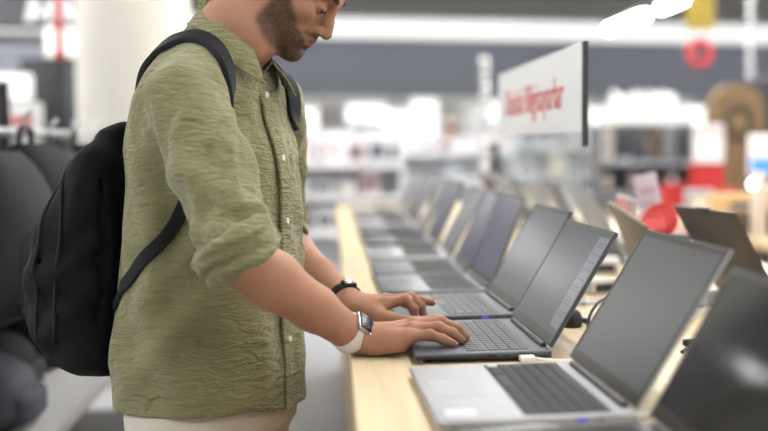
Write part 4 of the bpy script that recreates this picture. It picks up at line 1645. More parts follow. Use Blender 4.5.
RF = [('pinky', [(.120, 1.822, .9365), (.153, 1.818, .9375), (.174, 1.819, .9300), (.191, 1.820, .9225)], [.0092, .0086, .0078, .0064]),
      ('ring', [(.128, 1.842, .9440), (.169, 1.840, .9455), (.192, 1.842, .9355), (.2075, 1.843, .9235)], [.0100, .0093, .0083, .0068]),
      ('middle', [(.132, 1.864, .9475), (.176, 1.866, .9500), (.201, 1.868, .9385), (.217, 1.869, .9240)], [.0102, .0096, .0085, .0070]),
      ('index', [(.128, 1.887, .9460), (.168, 1.895, .9480), (.191, 1.899, .9370), (.205, 1.901, .9235)], [.0102, .0094, .0084, .0068])]
hand(WR_R, RF, ([(.070, 1.888, .926), (.104, 1.915, .925), (.133, 1.924, .9245), (.156, 1.924, .9235)], [.0150, .0120, .0110, .0085]),
     [((.066, 1.842, .9215), (.108, 1.824, .9240), .0190, .0140), ((.066, 1.878, .9230), (.100, 1.900, .9250), .0185, .0140), ((.072, 1.860, .9260), (.115, 1.862, .9310), .020, .015)], (0, 0, 1))
LF = [('index', [(.096, 2.076, .9535), (.133, 2.074, .9595), (.1465, 2.072, .9430), (.148, 2.070, .9265)], [.0102, .0095, .0086, .0070]),
      ('middle', [(.101, 2.098, .9565), (.143, 2.100, .9600), (.161, 2.101, .9440), (.166, 2.101, .9270)], [.0102, .0095, .0085, .0070]),
      ('ring', [(.098, 2.120, .9550), (.138, 2.122, .9550), (.163, 2.121, .9505), (.184, 2.119, .9470)], [.0098, .0090, .0080, .0066]),
      ('pinky', [(.086, 2.141, .9490), (.116, 2.145, .9500), (.135, 2.145, .9430), (.150, 2.143, .9340)], [.0090, .0082, .0074, .0062])]
hand(WR_L, LF, ([(.052, 2.080, .944), (.080, 2.055, .936), (.108, 2.046, .930), (.131, 2.046, .926)], [.0150, .0122, .0110, .0085]),
     [((.050, 2.118, .945), (.082, 2.138, .940), .017, .0130), ((.050, 2.085, .944), (.082, 2.072, .942), .0175, .0135), ((.055, 2.10, .946), (.09, 2.10, .946), .018, .0145)], (0, 0, 1))

me, V = B.mesh('body', 1)
L_ = ((V - HO) @ HM) / HS
x_, y_, z_ = L_.T
near = (np.linalg.norm(L_, axis=1) < 0.19).astype(float)
lim = np.where(x_ < 0.03, 0.012 - 0.9 * np.maximum(x_ - 0.005, 0), -0.0105 - 0.86 * (x_ - 0.03))
beard = sstep(lim - z_, -0.008, 0.014) * sstep(x_, 0.000, 0.018) * (1 - sstep(-z_, 0.112, 0.150)) * (1 - sstep(-z_ - (0.070 + 0.55 * np.maximum(x_, 0)), 0.0, 0.018)) * near
beard *= 1 - 0.9 * sstep(x_, 0.060, 0.075) * sstep(z_, -0.062, -0.050) * (np.abs(y_) > 0.027)
must = np.exp(-((z_ + 0.0545) / 0.0065) ** 2) * sstep(x_, 0.074, 0.084) * (np.abs(y_) < 0.030) * near
under = sstep(x_, 0.055, 0.075) * sstep(-z_, 0.076, 0.082) * near
beard = np.clip(np.maximum(np.maximum(beard, must * 0.9), under * 0.95), 0, 1)
lips = np.exp(-((z_ + 0.0675) / 0.0068) ** 4) * sstep(x_, 0.078, 0.084) * (1 - sstep(np.abs(y_), 0.019, 0.025)) * near
beard *= 1 - lips
attr(me, 'beard', beard)
attr(me, 'lips', lips)

m, nt, b = new_mat('skin')
N = nt.nodes
LK = nt.links


def attr_node(nm):
    a = N.new('ShaderNodeAttribute')
    a.attribute_name = nm
    return a


tc = N.new('ShaderNodeTexCoord')
n1 = N.new('ShaderNodeTexNoise'); n1.inputs['Scale'].default_value = 22; n1.inputs['Detail'].default_value = 4
LK.new(tc.outputs['Object'], n1.inputs['Vector'])
mx = N.new('ShaderNodeMixRGB'); mx.inputs['Color1'].default_value = srgb(180, 136, 112); mx.inputs['Color2'].default_value = srgb(162, 116, 93)
LK.new(n1.outputs['Fac'], mx.inputs['Fac'])
n2 = N.new('ShaderNodeTexNoise'); n2.inputs['Scale'].default_value = 420; n2.inputs['Detail'].default_value = 2
LK.new(tc.outputs['Object'], n2.inputs['Vector'])
ml = N.new('ShaderNodeMixRGB'); ml.inputs['Color2'].default_value = srgb(146, 92, 78)
al = attr_node('lips')
LK.new(al.outputs['Fac'], ml.inputs['Fac']); LK.new(mx.outputs[0], ml.inputs['Color1'])
mb = N.new('ShaderNodeMixRGB'); mb.inputs['Color2'].default_value = srgb(60, 46, 38)
ab = attr_node('beard')
mm = N.new('ShaderNodeMath'); mm.operation = 'MULTIPLY'
rp = N.new('ShaderNodeMapRange'); rp.inputs['From Min'].default_value = 0.3; rp.inputs['From Max'].default_value = 0.7
rp.inputs['To Min'].default_value = 0.72; rp.inputs['To Max'].default_value = 1.0
LK.new(n2.outputs['Fac'], rp.inputs['Value'])
LK.new(ab.outputs['Fac'], mm.inputs[0]); LK.new(rp.outputs[0], mm.inputs[1])
LK.new(mm.outputs[0], mb.inputs['Fac']); LK.new(ml.outputs[0], mb.inputs['Color1'])
LK.new(mb.outputs[0], b.inputs['Base Color'])
b.inputs['Roughness'].default_value = 0.6
b.inputs['Specular IOR Level'].default_value = 0.25
b.inputs['Subsurface Weight'].default_value = 0.07
b.inputs['Subsurface Radius'].default_value = (0.012, 0.005, 0.003)
b.inputs['Subsurface Scale'].default_value = 0.6
bp = N.new('ShaderNodeBump'); bp.inputs['Strength'].default_value = 0.25; bp.inputs['Distance'].default_value = 0.0015
n3 = N.new('ShaderNodeTexNoise'); n3.inputs['Scale'].default_value = 160; n3.inputs['Detail'].default_value = 3
LK.new(tc.outputs['Object'], n3.inputs['Vector']); LK.new(n3.outputs['Fac'], bp.inputs['Height']); LK.new(bp.outputs['Normal'], b.inputs['Normal'])
SKIN = m
body = child('body', me, SKIN)

# nails
NAILM = mat('fingernail', srgb(226, 178, 160), 0.3, spec=0.6)
for a, b_, r, up in NAILS:
    d = (b_ - a) / np.linalg.norm(b_ - a)
    n_ = up - d * (up @ d)
    if np.linalg.norm(n_) < 0.3:
        n_ = np.array([1.0, 0, 0]) - d * d[0]
    n_ /= np.linalg.norm(n_)
    s_ = np.cross(n_, d)
    bm = bm_new()
    c = b_ + n_ * (r * 0.80) + d * 0.0005
    rows = []
    for i in range(6):
        ring = []
        for j in range(7):
            q = (j / 6 - 0.5) * 2
            l = (i / 5 - 0.5) * 0.0115
            wd = r * 0.78 * (1 - 0.25 * (i / 5) ** 3)
            ring.append(bm.verts.new(c + d * l + s_ * (q * wd) - n_ * (q * q * r * 0.30 + max(0, l) * 0.15)))
        rows.append(ring)
    for i in range(5):
        for j in range(6):
            bm.faces.new((rows[i][j], rows[i][j + 1], rows[i + 1][j + 1], rows[i + 1][j]))
    r_ = bmesh.ops.solidify(bm, geom=bm.faces[:], thickness=0.0006)
    bmesh.ops.recalc_face_normals(bm, faces=bm.faces)
    o = obj('fingernail', bm, NAILM, body)

# eyes, brows, hair
EYEW = mat('eye_white', srgb(225, 215, 208), 0.25)
IRIS = mat('iris_brown', srgb(52, 34, 24), 0.2)
BROW = mat('hair_dark', srgb(44, 33, 27), 0.7, bump=0.6, bscale=260)
for s in (-1, 1):
    M_ = Matrix(HM).to_4x4()
    bm = bm_new()
    bmesh.ops.create_uvsphere(bm, u_segments=20, v_segments=14, radius=0.0128 * HS, matrix=Matrix.Translation(Vector(H(0.0745, s * 0.031, -0.0008))))
    e_ = obj('eye', bm, EYEW, body)
    bm = bm_new()
    bmesh.ops.create_uvsphere(bm, u_segments=14, v_segments=10, radius=0.0062 * HS, matrix=Matrix.Translation(Vector(H(0.0818, s * 0.0315, -0.0048))))
    obj('iris', bm, IRIS, e_)
    pts = [H(0.0935, s * 0.012, 0.0215), H(0.0935, s * 0.022, 0.026), H(0.088, s * 0.036, 0.028), H(0.0765, s * 0.05, 0.0235)]
    bm = tube(spline(pts, 5), [0.0032 + 0.0012 * math.sin(PI * q / 15) for q in range(16)], 8)
    obj('eyebrow', bm, BROW, body)
    pts = [H(0.0885, s * 0.0195, -0.0030), H(0.0905, s * 0.026, -0.0052), H(0.0905, s * 0.033, -0.0058), H(0.0860, s * 0.0435, -0.0040)]
    obj('eyelash', tube(spline(pts, 6), 0.0015, 6), BROW, body)
FH = Field(axis((-.19, .09, .004)), axis((1.95, 2.19, .004)), axis((1.42, 1.66, .004)))
FH.ell(H(-0.014, 0, 0.040), np.array((0.103, 0.0815, 0.090)) * HS, HM, 0.01)
FH.ell(H(0.04, 0, 0.075), np.array((0.05, 0.06, 0.035)) * HS, HM, 0.02)


def hair_cut(X, Y, Z):
    p = (X - HO[0], Y - HO[1], Z - HO[2])
    lx = (p[0] * hf[0] + p[1] * hf[1] + p[2] * hf[2]) / HS
    lz = (p[0] * hu[0] + p[1] * hu[1] + p[2] * hu[2]) / HS
    ly = (p[0] * hl[0] + p[1] * hl[1] + p[2] * hl[2]) / HS
    line = np.where(lx > 0.028, 0.062 + 0.0 * lx, np.where(lx > 0.004, -0.005, np.where(lx > -0.035, 0.034, -0.052)))
    return (line - lz) * HS + 0.0018 * np.sin(lx * 400 + 3 * np.sin(ly * 160)) * np.sin(ly * 330 + lz * 120)


FH.op(hair_cut, (-.2, 1.9, 1.4), (.1, 2.2, 1.7), 0.008, 'i')
me, _ = FH.mesh('hair', 1)
child('hair', me, BROW, body)

# ---- shirt
FS = Field(axis((-.42, .0, .0032)), axis((1.60, 2.46, .0036)), axis((.75, 1.50, .0034)))
S = FS
S.op(lambda X, Y, Z: torso(X, Y, Z, fold=0.0068), (-.42, 1.80, .74), (.0, 2.30, 1.45), 0.005)
# upper back and yoke
BM = np.stack([FD, RD, [0, 0, 1.0]], 1)
S.ell((-0.203, 2.045, 1.300), (0.092, 0.138, 0.112), BM, 0.03)
S.cap((-0.188, 2.035, 1.392), SH_R + np.array([-0.002, 0.0, 0.0]), 0.050, 0.054, 0.03)
S.cap((-0.188, 2.035, 1.392), SH_L, 0.052, 0.055, 0.03)
S.cap((-0.195, 2.035, 1.36), (-0.176, 2.035, 1.410), 0.066, 0.046, 0.03)


def sleeve(sh, el, wr, ph):
    d = (el - sh)
    u = d / np.linalg.norm(d)
    ff = limb_folds(sh, el, 0.0085, 2, 42, ph)
    fo = (wr - el) / np.linalg.norm(wr - el)
    p = [sh + np.array([0.0, 0, -0.004]), sh + d * 0.45 + np.array([0, 0, -0.004]), el - u * 0.030 + fo * 0.004]
    rr = [0.061, 0.060, 0.051]
    for i in range(2):
        a, b_ = p[i], p[i + 1]
        ra, rb = rr[i], rr[i + 1]
        ab = b_ - a
        L2 = ab @ ab

        def fn(X, Y, Z, a=a, ab=ab, L2=L2, ra=ra, rb=rb):
            px, py, pz = X - a[0], Y - a[1], Z - a[2]
            t = np.clip((px * ab[0] + py * ab[1] + pz * ab[2]) / L2, 0, 1)
            dd = np.sqrt((px - t * ab[0]) ** 2 + (py - t * ab[1]) ** 2 + (pz - t * ab[2]) ** 2) - (ra + (rb - ra) * t)
            return dd + ff(X, Y, Z)
        S.op(fn, np.minimum(a, b_) - .07, np.maximum(a, b_) + .07, 0.014)
    # the rolled cuff just above the elbow
    ax_ = u * 0.55 + fo * 0.62
    ax_ /= np.linalg.norm(ax_)
    c = el - u * 0.024 + fo * 0.008 + np.array([-0.007, 0, -0.002])
    return c, ax_


def roundcyl(c, ax_, r, hh, rd, wob=0.0):
    c = np.array(c)

    def fn(X, Y, Z):
        px, py, pz = X - c[0], Y - c[1], Z - c[2]
        h = px * ax_[0] + py * ax_[1] + pz * ax_[2]
        q = np.sqrt(np.maximum(px * px + py * py + pz * pz - h * h, 0))
        if wob:
            h = h + wob * np.sin(np.arctan2(py, px) * 3 + 1) + wob * .6 * np.sin(np.arctan2(pz, px) * 5)
            q = q + wob * 0.8 * np.sin(h * 190 + 3 * np.sin(np.arctan2(pz, py) * 2))
        dx = np.abs(h) - (hh - rd)
        dy = q - (r - rd)
        return np.sqrt(np.maximum(dx, 0) ** 2 + np.maximum(dy, 0) ** 2) + np.minimum(np.maximum(dx, dy), 0) - rd
    return fn


cR, aR = sleeve(SH_R, EL_R, WR_R, 0.4)
cL, aL = sleeve(SH_L, EL_L, WR_L, 2.0)
# pinch folds at the armpit and elbow
for q in range(7):
    t0 = 0.30 + q * 0.085
    a = SH_R + (EL_R - SH_R) * t0 + np.array([0.050 - 0.012 * (q % 3), -0.045, 0.03])
    b_ = SH_R + (EL_R - SH_R) * (t0 + 0.27) + np.array([-0.02 - 0.012 * (q % 2), -0.066, 0.012])
    S.cap(a, b_, 0.004, 0.0015, 0.014, 's')
for q, (p0, p1, Y0, Y1) in enumerate([((176, 238), (222, 246), 1.80, 1.70), ((150, 110), (139, 150), 1.86, 1.86), ((238, 110), (250, 196), 1.80, 1.72), ((170, 205), (188, 228), 1.83, 1.79)]):
    a, b_ = np.array(P(p0[0], p0[1], Y0)), np.array(P(p1[0], p1[1], Y1))
    S.cap(a, b_, 0.007, 0.004, 0.016, 's')
# hem and neck opening
S.op(lambda X, Y, Z: (0.803 - 0.002 * sstep(-X, 0.25, 0.36) - 0.016 * sstep(X, -0.14, -0.06) - Z) + 0 * Y, (-.5, 1.6, .7), (.1, 2.5, .84), 0.003, 'i')
VC = np.array([-0.206, CYT, 0])


def vneck(X, Y, Z):
    u = (X - VC[0]) * FD[0] + (Y - VC[1]) * FD[1]
    v = (X - VC[0]) * RD[0] + (Y - VC[1]) * RD[1]
    w = np.interp(Z, [1.30, 1.338, 1.40, 1.47], [-0.01, 0.0, 0.034, 0.062])
    return np.maximum(np.abs(v - 0.004) - w, 0.035 - u)


S.op(vneck, (-.22, 1.9, 1.28), (.0, 2.2, 1.48), 0.004, 's')
# hollow where the neck passes through
S.op(lambda X, Y, Z: np.sqrt((X - (NECK[0] + (Z - NECK[2]) * 0.62)) ** 2 + (Y - NECK[1]) ** 2) * 0.85 - 0.066 + 0 * Z, (-.28, 1.94, 1.405), (-.02, 2.13, 1.50), 0.004, 's') if False else None
me, SV = S.mesh('shirt', 1)

m, nt, b = new_mat('olive_seersucker')
N, LK = nt.nodes, nt.links
tc = N.new('ShaderNodeTexCoord')
mp = N.new('ShaderNodeMapping'); mp.inputs['Scale'].default_value = (55, 55, 210)
n1 = N.new('ShaderNodeTexNoise'); n1.inputs['Scale'].default_value = 1.0; n1.inputs['Detail'].default_value = 3; n1.inputs['Distortion'].default_value = 0.7
LK.new(tc.outputs['Object'], mp.inputs['Vector']); LK.new(mp.outputs[0], n1.inputs['Vector'])
mp2 = N.new('ShaderNodeMapping'); mp2.inputs['Scale'].default_value = (16, 16, 46); mp2.inputs['Rotation'].default_value = (0.3, 0.2, 0)
n2 = N.new('ShaderNodeTexNoise'); n2.inputs['Scale'].default_value = 1.0; n2.inputs['Detail'].default_value = 3; n2.inputs['Distortion'].default_value = 1.2
LK.new(tc.outputs['Object'], mp2.inputs['Vector']); LK.new(mp2.outputs[0], n2.inputs['Vector'])
ad = N.new('ShaderNodeMath'); ad.operation = 'MULTIPLY_ADD'; ad.inputs[1].default_value = 2.2
LK.new(n2.outputs['Fac'], ad.inputs[0]); LK.new(n1.outputs['Fac'], ad.inputs[2])
bp = N.new('ShaderNodeBump'); bp.inputs['Strength'].default_value = 0.8; bp.inputs['Distance'].default_value = 0.0065
LK.new(ad.outputs[0], bp.inputs['Height']); LK.new(bp.outputs['Normal'], b.inputs['Normal'])
mx = N.new('ShaderNodeMixRGB'); mx.inputs['Color1'].default_value = srgb(116, 114, 80); mx.inputs['Color2'].default_value = srgb(140, 137, 101)
LK.new(n1.outputs['Fac'], mx.inputs['Fac']); LK.new(mx.outputs[0], b.inputs['Base Color'])
b.inputs['Roughness'].default_value = 0.85
b.inputs['Specular IOR Level'].default_value = 0.15
b.inputs['Sheen Weight'].default_value = 0.25
b.inputs['Sheen Roughness'].default_value = 0.5
OLIVE = m
shirt = child('shirt', me, OLIVE)
tree = BVHTree.FromPolygons([v.co.copy() for v in me.vertices], [tuple(p.vertices) for p in me.polygons])


def snap(p, off=0.0):
    c, n, i, d = tree.find_nearest(Vector(p))
    return c + n * off, n


# cuffs: separate rolled bands
for c, a in ((cR, aR), (cL, aL)):
    FC = Field(axis((c[0] - .085, c[0] + .085, .0026)), axis((c[1] - .085, c[1] + .085, .0026)), axis((c[2] - .085, c[2] + .085, .0026)))
    FC.op(roundcyl(c, a, 0.0620, 0.031, 0.010, 0.0022), c - .08, c + .08, 0.004)
    FC.op(roundcyl(c - a * 0.014, a, 0.0655, 0.014, 0.009, 0.0035), c - .08, c + .08, 0.006)
    fo = (WR_R - EL_R) if c is cR else (WR_L - EL_L)
    fo = fo / np.linalg.norm(fo)
    FC.cap(c + a * 0.016 + np.array([0.006, 0, 0.002]), c + a * 0.016 + fo * 0.10, 0.0455, 0.047, 0.004, 's')
    me, _ = FC.mesh('cuff', 1)
    o = child('cuff', me, OLIVE, shirt)
    o['label'] = 'rolled up sleeve cuff'

# placket and buttons down the front
BUT = mat('button_pearl', srgb(226, 220, 200), 0.25, spec=0.7)
pts, nrm = [], []
for z in np.linspace(1.322, 0.792, 46):
    cx = np.interp(z, PROF[:, 0], PROF[:, 1])
    o_ = Vector((cx, CYT, z))
    h = tree.ray_cast(o_ + Vector(FD) * 0.4, -Vector(FD))
    pts.append(h[0] + h[1] * 0.0004)
    nrm.append(Vector(FD) * 0.8 + h[1] * 0.2)
for it in range(3):
    pts = [pts[0]] + [(pts[i - 1] + pts[i] * 2 + pts[i + 1]) / 4 for i in range(1, len(pts) - 1)] + [pts[-1]]
bm = bm_new()
add_ribbon(bm, pts, nrm, 0.032, 0.0045)
plk = obj('placket', bm, OLIVE, shirt)
for i, z in enumerate((1.318, 1.212, 1.105, 1.005, 0.905)):
    k = min(range(len(pts)), key=lambda q: abs(pts[q].z - z))
    nn = Vector(FD)
    q = nn.to_track_quat('Z', 'Y').to_matrix().to_4x4()
    bm = bm_new()
    add_lathe(bm, [(0, 0.0), (0.0052, 0.0), (0.0056, 0.0012), (0.0048, 0.0024), (0.0036, 0.0018), (0, 0.0018)], 18, Matrix.Translation(pts[k] + nn * 0.0046) @ q)
    obj('button', bm, BUT, shirt)

# collar: a stand and a folded leaf
AX = np.array([0.56, -0.06, 0.826]); AX /= np.linalg.norm(AX)
fN = FD - AX * (FD @ AX); fN /= np.linalg.norm(fN)
rN = np.cross(fN, AX)
rN = rN if rN @ RD > 0 else -rN
NC = np.array([-0.153, 2.034, 1.409])
rows = []
nphi = 64
for i in range(nphi + 1):
    ph = R(31) + (2 * PI - R(31) - R(24)) * i / nphi
    back = (1 - math.cos(ph)) / 2                     # 0 at the throat, 1 at the nape
    dr = fN * math.cos(ph) + rN * math.sin(ph)
    rho = 0.0610 + 0.004 * math.cos(ph) ** 2
    top = 0.006 + 0.016 * back
    fr = max(0.0, 1 - back / 0.55)
    inner = NC + dr * (rho - 0.002) + AX * (-0.022 + 0.004 * back)
    fold_in = NC + dr * rho + AX * top
    fold_out = NC + dr * (rho + 0.006) + AX * top
    leaf = 0.042 + 0.024 * fr
    # the leaf falls outwards and straight down over the yoke
    hd = np.array([dr[0], dr[1], 0.0])
    hd /= max(np.linalg.norm(hd), 1e-6)
    dn = hd * (0.62 - 0.25 * back) + np.array([0, 0, -1.0])
    if fr > 0:
        dn = dn + FD * 0.06 * fr
    dn /= np.linalg.norm(dn)
    low = fold_out + dn * leaf
    col = [Vector(inner), Vector(inner * .5 + fold_in * .5), Vector(fold_in), Vector(NC + dr * (rho + 0.003) + AX * (top + 0.003)), Vector(fold_out)]
    for q in range(1, 9):
        t = q / 8
        p = Vector(fold_out * (1 - t) + low * t + hd * 0.004 * math.sin(PI * t))
        c, n, idx, dist = tree.find_nearest(p)
        sd = (p - c).dot(n)
        if sd < 0.0040 and dist < 0.04:
            p = c + n * 0.0042
        col.append(p)
    rows.append(col)
bm = bm_new()
gv = [[bm.verts.new(p) for p in col] for col in rows]
for a, b_ in zip(gv, gv[1:]):
    for j in range(len(a) - 1):
        bm.faces.new((a[j], a[j + 1], b_[j + 1], b_[j]))
for it in range(2):
    bmesh.ops.smooth_vert(bm, verts=[v for r_ in gv[2:-2] for v in r_[5:-1]], factor=0.4, use_axis_x=True, use_axis_y=True, use_axis_z=True)
bmesh.ops.recalc_face_normals(bm, faces=bm.faces)
bmesh.ops.solidify(bm, geom=bm.faces[:], thickness=0.0016)
bmesh.ops.recalc_face_normals(bm, faces=bm.faces)
col_o = obj('collar', bm, OLIVE, shirt)
# stitched edge of the collar leaf
edge = [col[-1] + Vector((0, 0, 0.0004)) for col in rows]
obj('collar_edge', tube(edge, 0.0011, 6), OLIVE, shirt)

# ---- trousers and shoes
FT = Field(axis((-.42, .02, .007)), axis((1.80, 2.30, .007)), axis((.03, .90, .008)))
FT.op(lambda X, Y, Z: np.maximum(torso(X, Y, Z, grow=-0.016, e=2.2), np.maximum(0.76 - Z, Z - 0.87)), (-.42, 1.8, .74), (0, 2.3, .89), 0.01)
FT.ell((-0.203, CYT, 0.79), (0.125, 0.160, 0.10), BM, 0.03)
for s, foot in ((1, (-0.275, 1.96)), (-1, (-0.16, 2.14))):
    hip = np.array([-0.203, CYT, 0.76]) + RD * 0.078 * s
    ft = np.array([foot[0], foot[1], 0.07])
    kn = (hip + ft) / 2 + FD * 0.02
    FT.cap(hip, kn, 0.090, 0.078, 0.03)
    FT.cap(kn, ft, 0.078, 0.066, 0.03)
FT.op(lambda X, Y, Z: (0.055 - Z) + 0 * X + 0 * Y, (-.5, 1.7, .0), (.1, 2.4, .1), 0.003, 'i')
for a, b_ in [(P(205, 412, 1.87), P(190, 440, 1.88)), (P(285, 412, 1.95), P(292, 440, 1.95))]:
    FT.cap(np.array(a), np.array(b_), 0.004, 0.004, 0.008, 's')
me, _ = FT.mesh('trousers', 1)
BEIGE = mat('trousers_beige', srgb(206, 198, 188), 0.85, noise=0.06, nscale=30, bump=0.4, bscale=300)
tro = child('trousers', me, BEIGE)
SHOE = mat('shoe_white', srgb(225, 222, 216), 0.5)
SOLE = mat('shoe_sole', srgb(240, 240, 238), 0.6)
for s, foot in ((1, (-0.275, 1.96)), (-1, (-0.16, 2.14))):
    ft = np.array([foot[0], foot[1], 0.0])
    FO = Field(axis((ft[0] - .12, ft[0] + .25, .006)), axis((ft[1] - .16, ft[1] + .12, .006)), axis((-.012, .14, .006)))
    FO.cap(ft + [0, 0, 0.055], ft + FD * 0.15 + [0, 0, 0.042], 0.042, 0.036, 0.02)
    FO.cap(ft + [0, 0, 0.06], ft + [0, 0, 0.10], 0.042, 0.042, 0.02)
    FO.cap(ft - FD * 0.062 + [0, 0, 0.045], ft + [0, 0, 0.045], 0.038, 0.04, 0.02)
    FO.op(lambda X, Y, Z: (0.022 - Z) + 0 * X + 0 * Y, (-1, 1, -.02), (1, 3, .03), 0.002, 'i')
    me, _ = FO.mesh('shoe', 1)
    so = child('shoe', me, SHOE)
    bm = bm_new()
    pr = []
    for q in range(28):
        a = 2 * PI * q / 28
        p = ft + FD * (0.055 + 0.142 * math.cos(a)) + RD * ((0.042 + 0.004 * math.cos(a)) * math.sin(a))
        pr.append(p)
    lo_ = [bm.verts.new((p[0], p[1], 0.0)) for p in pr]
    hi_ = [bm.verts.new((p[0], p[1], 0.024)) for p in pr]
    bm.faces.new(lo_[::-1]); bm.faces.new(hi_)
    for q in range(28):
        bm.faces.new((lo_[q], lo_[(q + 1) % 28], hi_[(q + 1) % 28], hi_[q]))
    bmesh.ops.recalc_face_normals(bm, faces=bm.faces)
    obj('sole', bm, SOLE, so)

# ------------------------------------------------------------------ what he wears on top
# rucksack
BK = mat('rucksack_black', srgb(20, 20, 24), 0.75, spec=0.2, noise=0.2, nscale=30, bump=0.5, bscale=70)
BKW = mat('rucksack_webbing', srgb(22, 23, 28), 0.65, spec=0.25, bump=0.4, bscale=500)
bag0 = np.array([-0.322, 2.105, 0.0])
BPF = np.array([
    # z      t(depth)  w(half width)
    [0.838, 0.030, 0.05], [0.846, 0.080, 0.105], [0.870, 0.128, 0.138], [0.92, 0.162, 0.150], [1.03, 0.180, 0.152], [1.10, 0.152, 0.148], [1.17, 0.098, 0.138], [1.225, 0.062, 0.115], [1.262, 0.050, 0.085], [1.278, 0.02, 0.04]])


def bag_sdf(X, Y, Z):
    t = np.interp(Z, BPF[:, 0], BPF[:, 1])
    w = np.interp(Z, BPF[:, 0], BPF[:, 2])
    dx, dy = X - bag0[0], Y - bag0[1]
    u = -(dx * FD[0] + dy * FD[1]) - t / 2
    v = dx * RD[0] + dy * RD[1]
    e = 2.7
    r = (np.abs(u / (t / 2)) ** e + np.abs(v / w) ** e + 1e-9) ** (1 / e)
    d = (r - 1) * np.minimum(t / 2, w)
    d = np.maximum(d, np.maximum(0.838 - Z, Z - 1.278))
    f_ = np.sin(Z * 60 + v * 30 + 2 * np.sin(u * 40 + Z * 14)) * 0.0016 + np.sin(v * 45 - Z * 38 + 2 * np.sin(Z * 22)) * 0.0022
    return d + f_


pack = thing('backpack', "black rucksack worn on the back of the man in the olive shirt", 'backpack', (bag0[0] - .09, bag0[1] + .04, 0.838))
FP = Field(axis((-.62, -.28, .0036)), axis((1.90, 2.36, .0042)), axis((.82, 1.30, .0036)))
FP.op(bag_sdf, (-.60, 1.92, .84), (-.30, 2.34, 1.28), 0.004)
FP.ell(tuple(bag0 - FD * 0.145 + np.array([0, 0, 0.965])), (0.055, 0.118, 0.105), BM, 0.012)
for a, b_ in [((64, 300), (80, 352)), ((90, 290), (66, 345)), ((82, 190), (96, 262)), ((98, 180), (112, 300)), ((40, 262), (88, 276)), ((110, 240), (92, 330))]:
    FP.cap(np.array(P(a[0], a[1], 2.02)), np.array(P(b_[0], b_[1], 2.02)), 0.005, 0.003, 0.012, 's')
me, _ = FP.mesh('bag_body', 1)
ptree = BVHTree.FromPolygons([v.co.copy() for v in me.vertices], [tuple(p.vertices) for p in me.polygons])
PKI = Matrix.Translation(-Vector(pack.location))


def pchild(name, me_, material):
    o = link(name, me_, material, pack)
    o.matrix_parent_inverse = PKI
    return o


pchild('bag_body', me, BK)


def bag_curve(uvz, r, name, material):
    pts = []
    for u, v, z in uvz:
        p = Vector(bag0 - FD * u + RD * v + np.array([0, 0, z]))
        c, n, i, d = ptree.find_nearest(p)
        pts.append(c + n * r * 0.3)
    pts = spline(pts, 4)
    bm = tube(pts, r, 8)
    return pchild(name, mesh_from_bm(name, bm, True), material)


# two zips running over the top and the seam of the front pocket
for u0, nm in ((0.070, 'main_zip'), (0.115, 'front_zip')):
    arc = []
    for q in range(25):
        a = PI * q / 24
        z = 0.90 + (1.245 - u0 * 0.55 - 0.90) * min(1, math.sin(a) * 1.25)
        arc.append((u0 * (1 - 0.2 * math.sin(a)), 0.17 * math.cos(a), z))
    bag_curve(arc, 0.0034, nm, BKW)
arc = [(0.22, 0.13 * math.cos(a), 0.975 + 0.105 * math.sin(a)) for a in [2 * PI * q / 24 for q in range(24)]]
bag_curve(arc, 0.0026, 'pocket_seam', BKW)
bm = tube(spline([bag0 + np.array([0, 0, 1.225]) + RD * 0.05 - FD * 0.05, bag0 + np.array([0, 0, 1.252]) + RD * 0.035 - FD * 0.062, bag0 + np.array([0, 0, 1.252]) - RD * 0.035 - FD * 0.062, bag0 + np.array([0, 0, 1.225]) - RD * 0.05 - FD * 0.05], 6), 0.007, 8)
pchild('top_handle', mesh_from_bm('top_handle', bm, True), BKW)


def strap(px, w, th, name='shoulder_strap', smooth=2):
    pts, nr = [], []
    for a in spline([P(*q) for q in px], 6):
        p, n = snap(a, 0.0012)
        pts.append(p)
        nr.append(n)
    for it in range(smooth):
        pts = [pts[0]] + [(pts[i - 1] + pts[i] * 2 + pts[i + 1]) / 4 for i in range(1, len(pts) - 1)] + [pts[-1]]
        nr = [nr[0]] + [(nr[i - 1] + nr[i] * 2 + nr[i + 1]).normalized() for i in range(1, len(nr) - 1)] + [nr[-1]]
    for i, p in enumerate(pts):
        q, n = snap(p, 0.0)
        if (p - q).dot(n) < 0.001 and name != 'x':
            pts[i] = q + n * 0.001
    bm = bm_new()
    add_ribbon(bm, pts, nr, w, th)
    return pchild(name, mesh_from_bm(name, bm, True, R(40)), BKW)


strap([(190, 200, 1.90), (176, 222, 1.90), (158, 248, 1.91), (143, 272, 1.93), (130, 293, 1.97), (122, 306, 2.00)], 0.022, 0.004, 'lower_strap', 6)
def section(v, a0, a1, n):
    """points over the shirt in the upright plane at v to his right, from behind (180) to the front (0)"""
    out = []
    o0 = Vector((-0.205, CYT, 1.27))
    for q in range(n + 1):
        a = R(a0 + (a1 - a0) * q / n)
        d = Vector(FD) * math.cos(a) + Vector((0, 0, math.sin(a)))
        o_ = o0 + Vector(RD) * (v(q / n) if callable(v) else v)
        h = tree.ray_cast(o_ + d * 0.5, -d)
        if h[0] is not None:
            out.append(h[0])
    return out


def strap3(pts, w, th, name='shoulder_strap'):
    pr, nr = [], []
    for a in pts:
        p, n = snap(a, 0.0012)
        pr.append(p)
        nr.append(n)
    for it in range(3):
        pr = [pr[0]] + [(pr[i - 1] + pr[i] * 2 + pr[i + 1]) / 4 for i in range(1, len(pr) - 1)] + [pr[-1]]
        nr = [nr[0]] + [(nr[i - 1] + nr[i] * 2 + nr[i + 1]).normalized() for i in range(1, len(nr) - 1)] + [nr[-1]]
    bm = bm_new()
    add_ribbon(bm, pr, nr, w, th)
    return pchild(name, mesh_from_bm(name, bm, True, R(40)), BKW)


